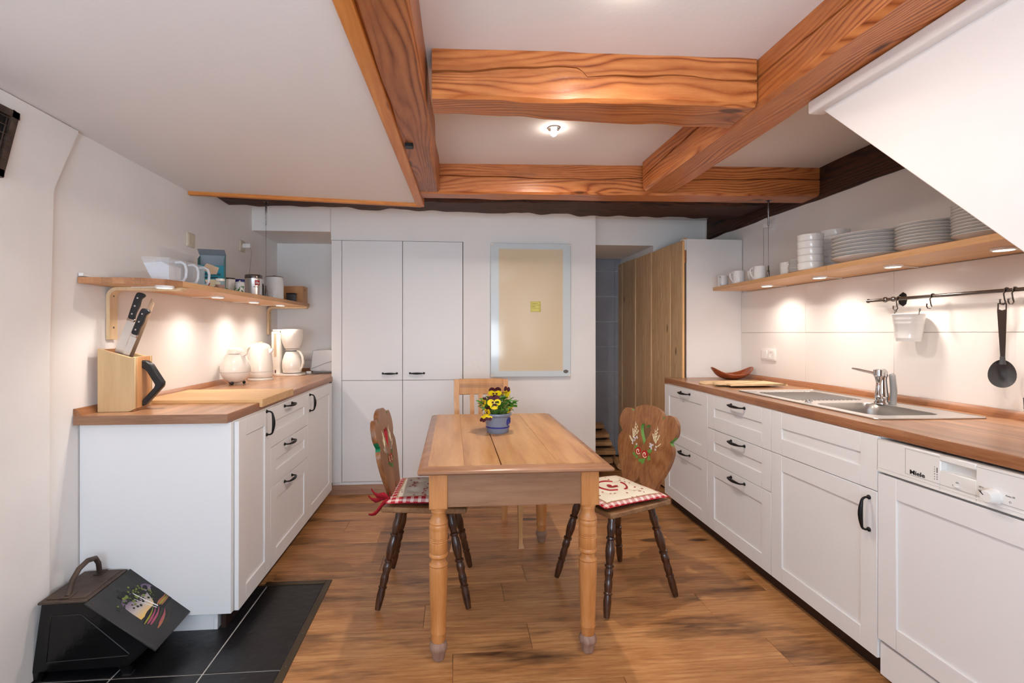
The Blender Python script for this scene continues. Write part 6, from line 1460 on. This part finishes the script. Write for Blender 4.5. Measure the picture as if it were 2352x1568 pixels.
def hook(label, y):
    t = thing('s_hook', label, 'hook', (RXX, y, RZZ), group='hooks on the rail')
    m = MB(); m.tube([(0.0105 * math.cos(R(a)), 0, 0.0105 * math.sin(R(a))) for a in range(-20, 221, 20)] + [(-0.014, 0, -0.012), (-0.010, 0, -0.034), (-0.006, 0, -0.046), (-0.013, 0, -0.055), (-0.024, 0, -0.054), (-0.030, 0, -0.045), (-0.029, 0, -0.038)], 0.0024, 8)
    m.sphere((-0.029, 0, -0.036), 0.0036, 8); m.build('wire', M['nickel'], t)
for y, l in ((2.152, 'hook at the far end of the rail, beside the wall bracket'), (1.988, 'hook holding the near side of the white bucket'), (1.700, 'hook on the rail holding the spoon'), (1.672, 'empty hook just right of the spoon hook'), (1.618, 'rightmost hook on the rail, at the picture edge')): hook(l, y)
t = thing('bucket', 'small white ribbed metal bucket hanging from the rail', 'bucket', (2.103, 2.078, 1.212))
m = MB(); m.lathe([(0, 0.001), (0.045, 0.001), (0.0455, 0.0), (0.047, 0.012), (0.0482, 0.014), (0.0478, 0.017), (0.055, 0.080), (0.0565, 0.083), (0.0560, 0.087), (0.0575, 0.098), (0.059, 0.101), (0.0585, 0.105), (0.0615, 0.124), (0.0635, 0.126), (0.0615, 0.1275), (0.060, 0.124), (0.044, 0.004), (0, 0.004)], 40); m.build('pail', M['china'], t)
for yy in (0.058, -0.060):
    m = MB(); m.tube([(-0.012, yy * 1.0, 0.122), (-0.010, yy * 1.03, 0.135), (-0.009, yy, 0.148), (-0.004, yy * 0.97, 0.150), (-0.002, yy, 0.142), (-0.006, yy, 0.138)], 0.0018, 6); m.build('loop', M['nickel'], t)
t = thing('serving_spoon', 'large dark grey serving spoon with a steel handle, hanging from the rail', 'spoon', (2.108, 1.700, 1.366), rot=(R(0), R(0), R(-38)))
m = MB(); m.prism([(-0.013, 0.0), (0.013, 0.0), (0.0125, -0.03), (0.012, -0.06), (0.008, -0.215), (-0.005, -0.215), (-0.0125, -0.06), (-0.014, -0.03)], -0.0012, 0.0012, 'y', bev=0.0004, holes=[[(-0.009, -0.004), (0.009, -0.004), (0.009, -0.024), (0.0, -0.028), (-0.009, -0.024)]]); m.build('handle', M['nickel'], t)
m = MB()
def bw(u, v, o_=0.0):
    a = 2 * math.pi * v; x = 0.0395 * u * math.cos(a) * (1 - 0.10 * math.sin(a)); z = 0.054 * u * math.sin(a)
    return (x, 0.016 * (1 - u * u) + o_, -0.272 + z)
m.surf(lambda u, v: bw(u, v), 10, 30); m.surf(lambda u, v: bw(u, 1 - v, 0.002), 10, 30)
m.tube([(0.001, 0, -0.205), (0.001, 0.0, -0.222), (0.001, 0.001, -0.235)], [0.0075, 0.0085, 0.012], 12); m.build('spoon_bowl', M['dgrey'], t)
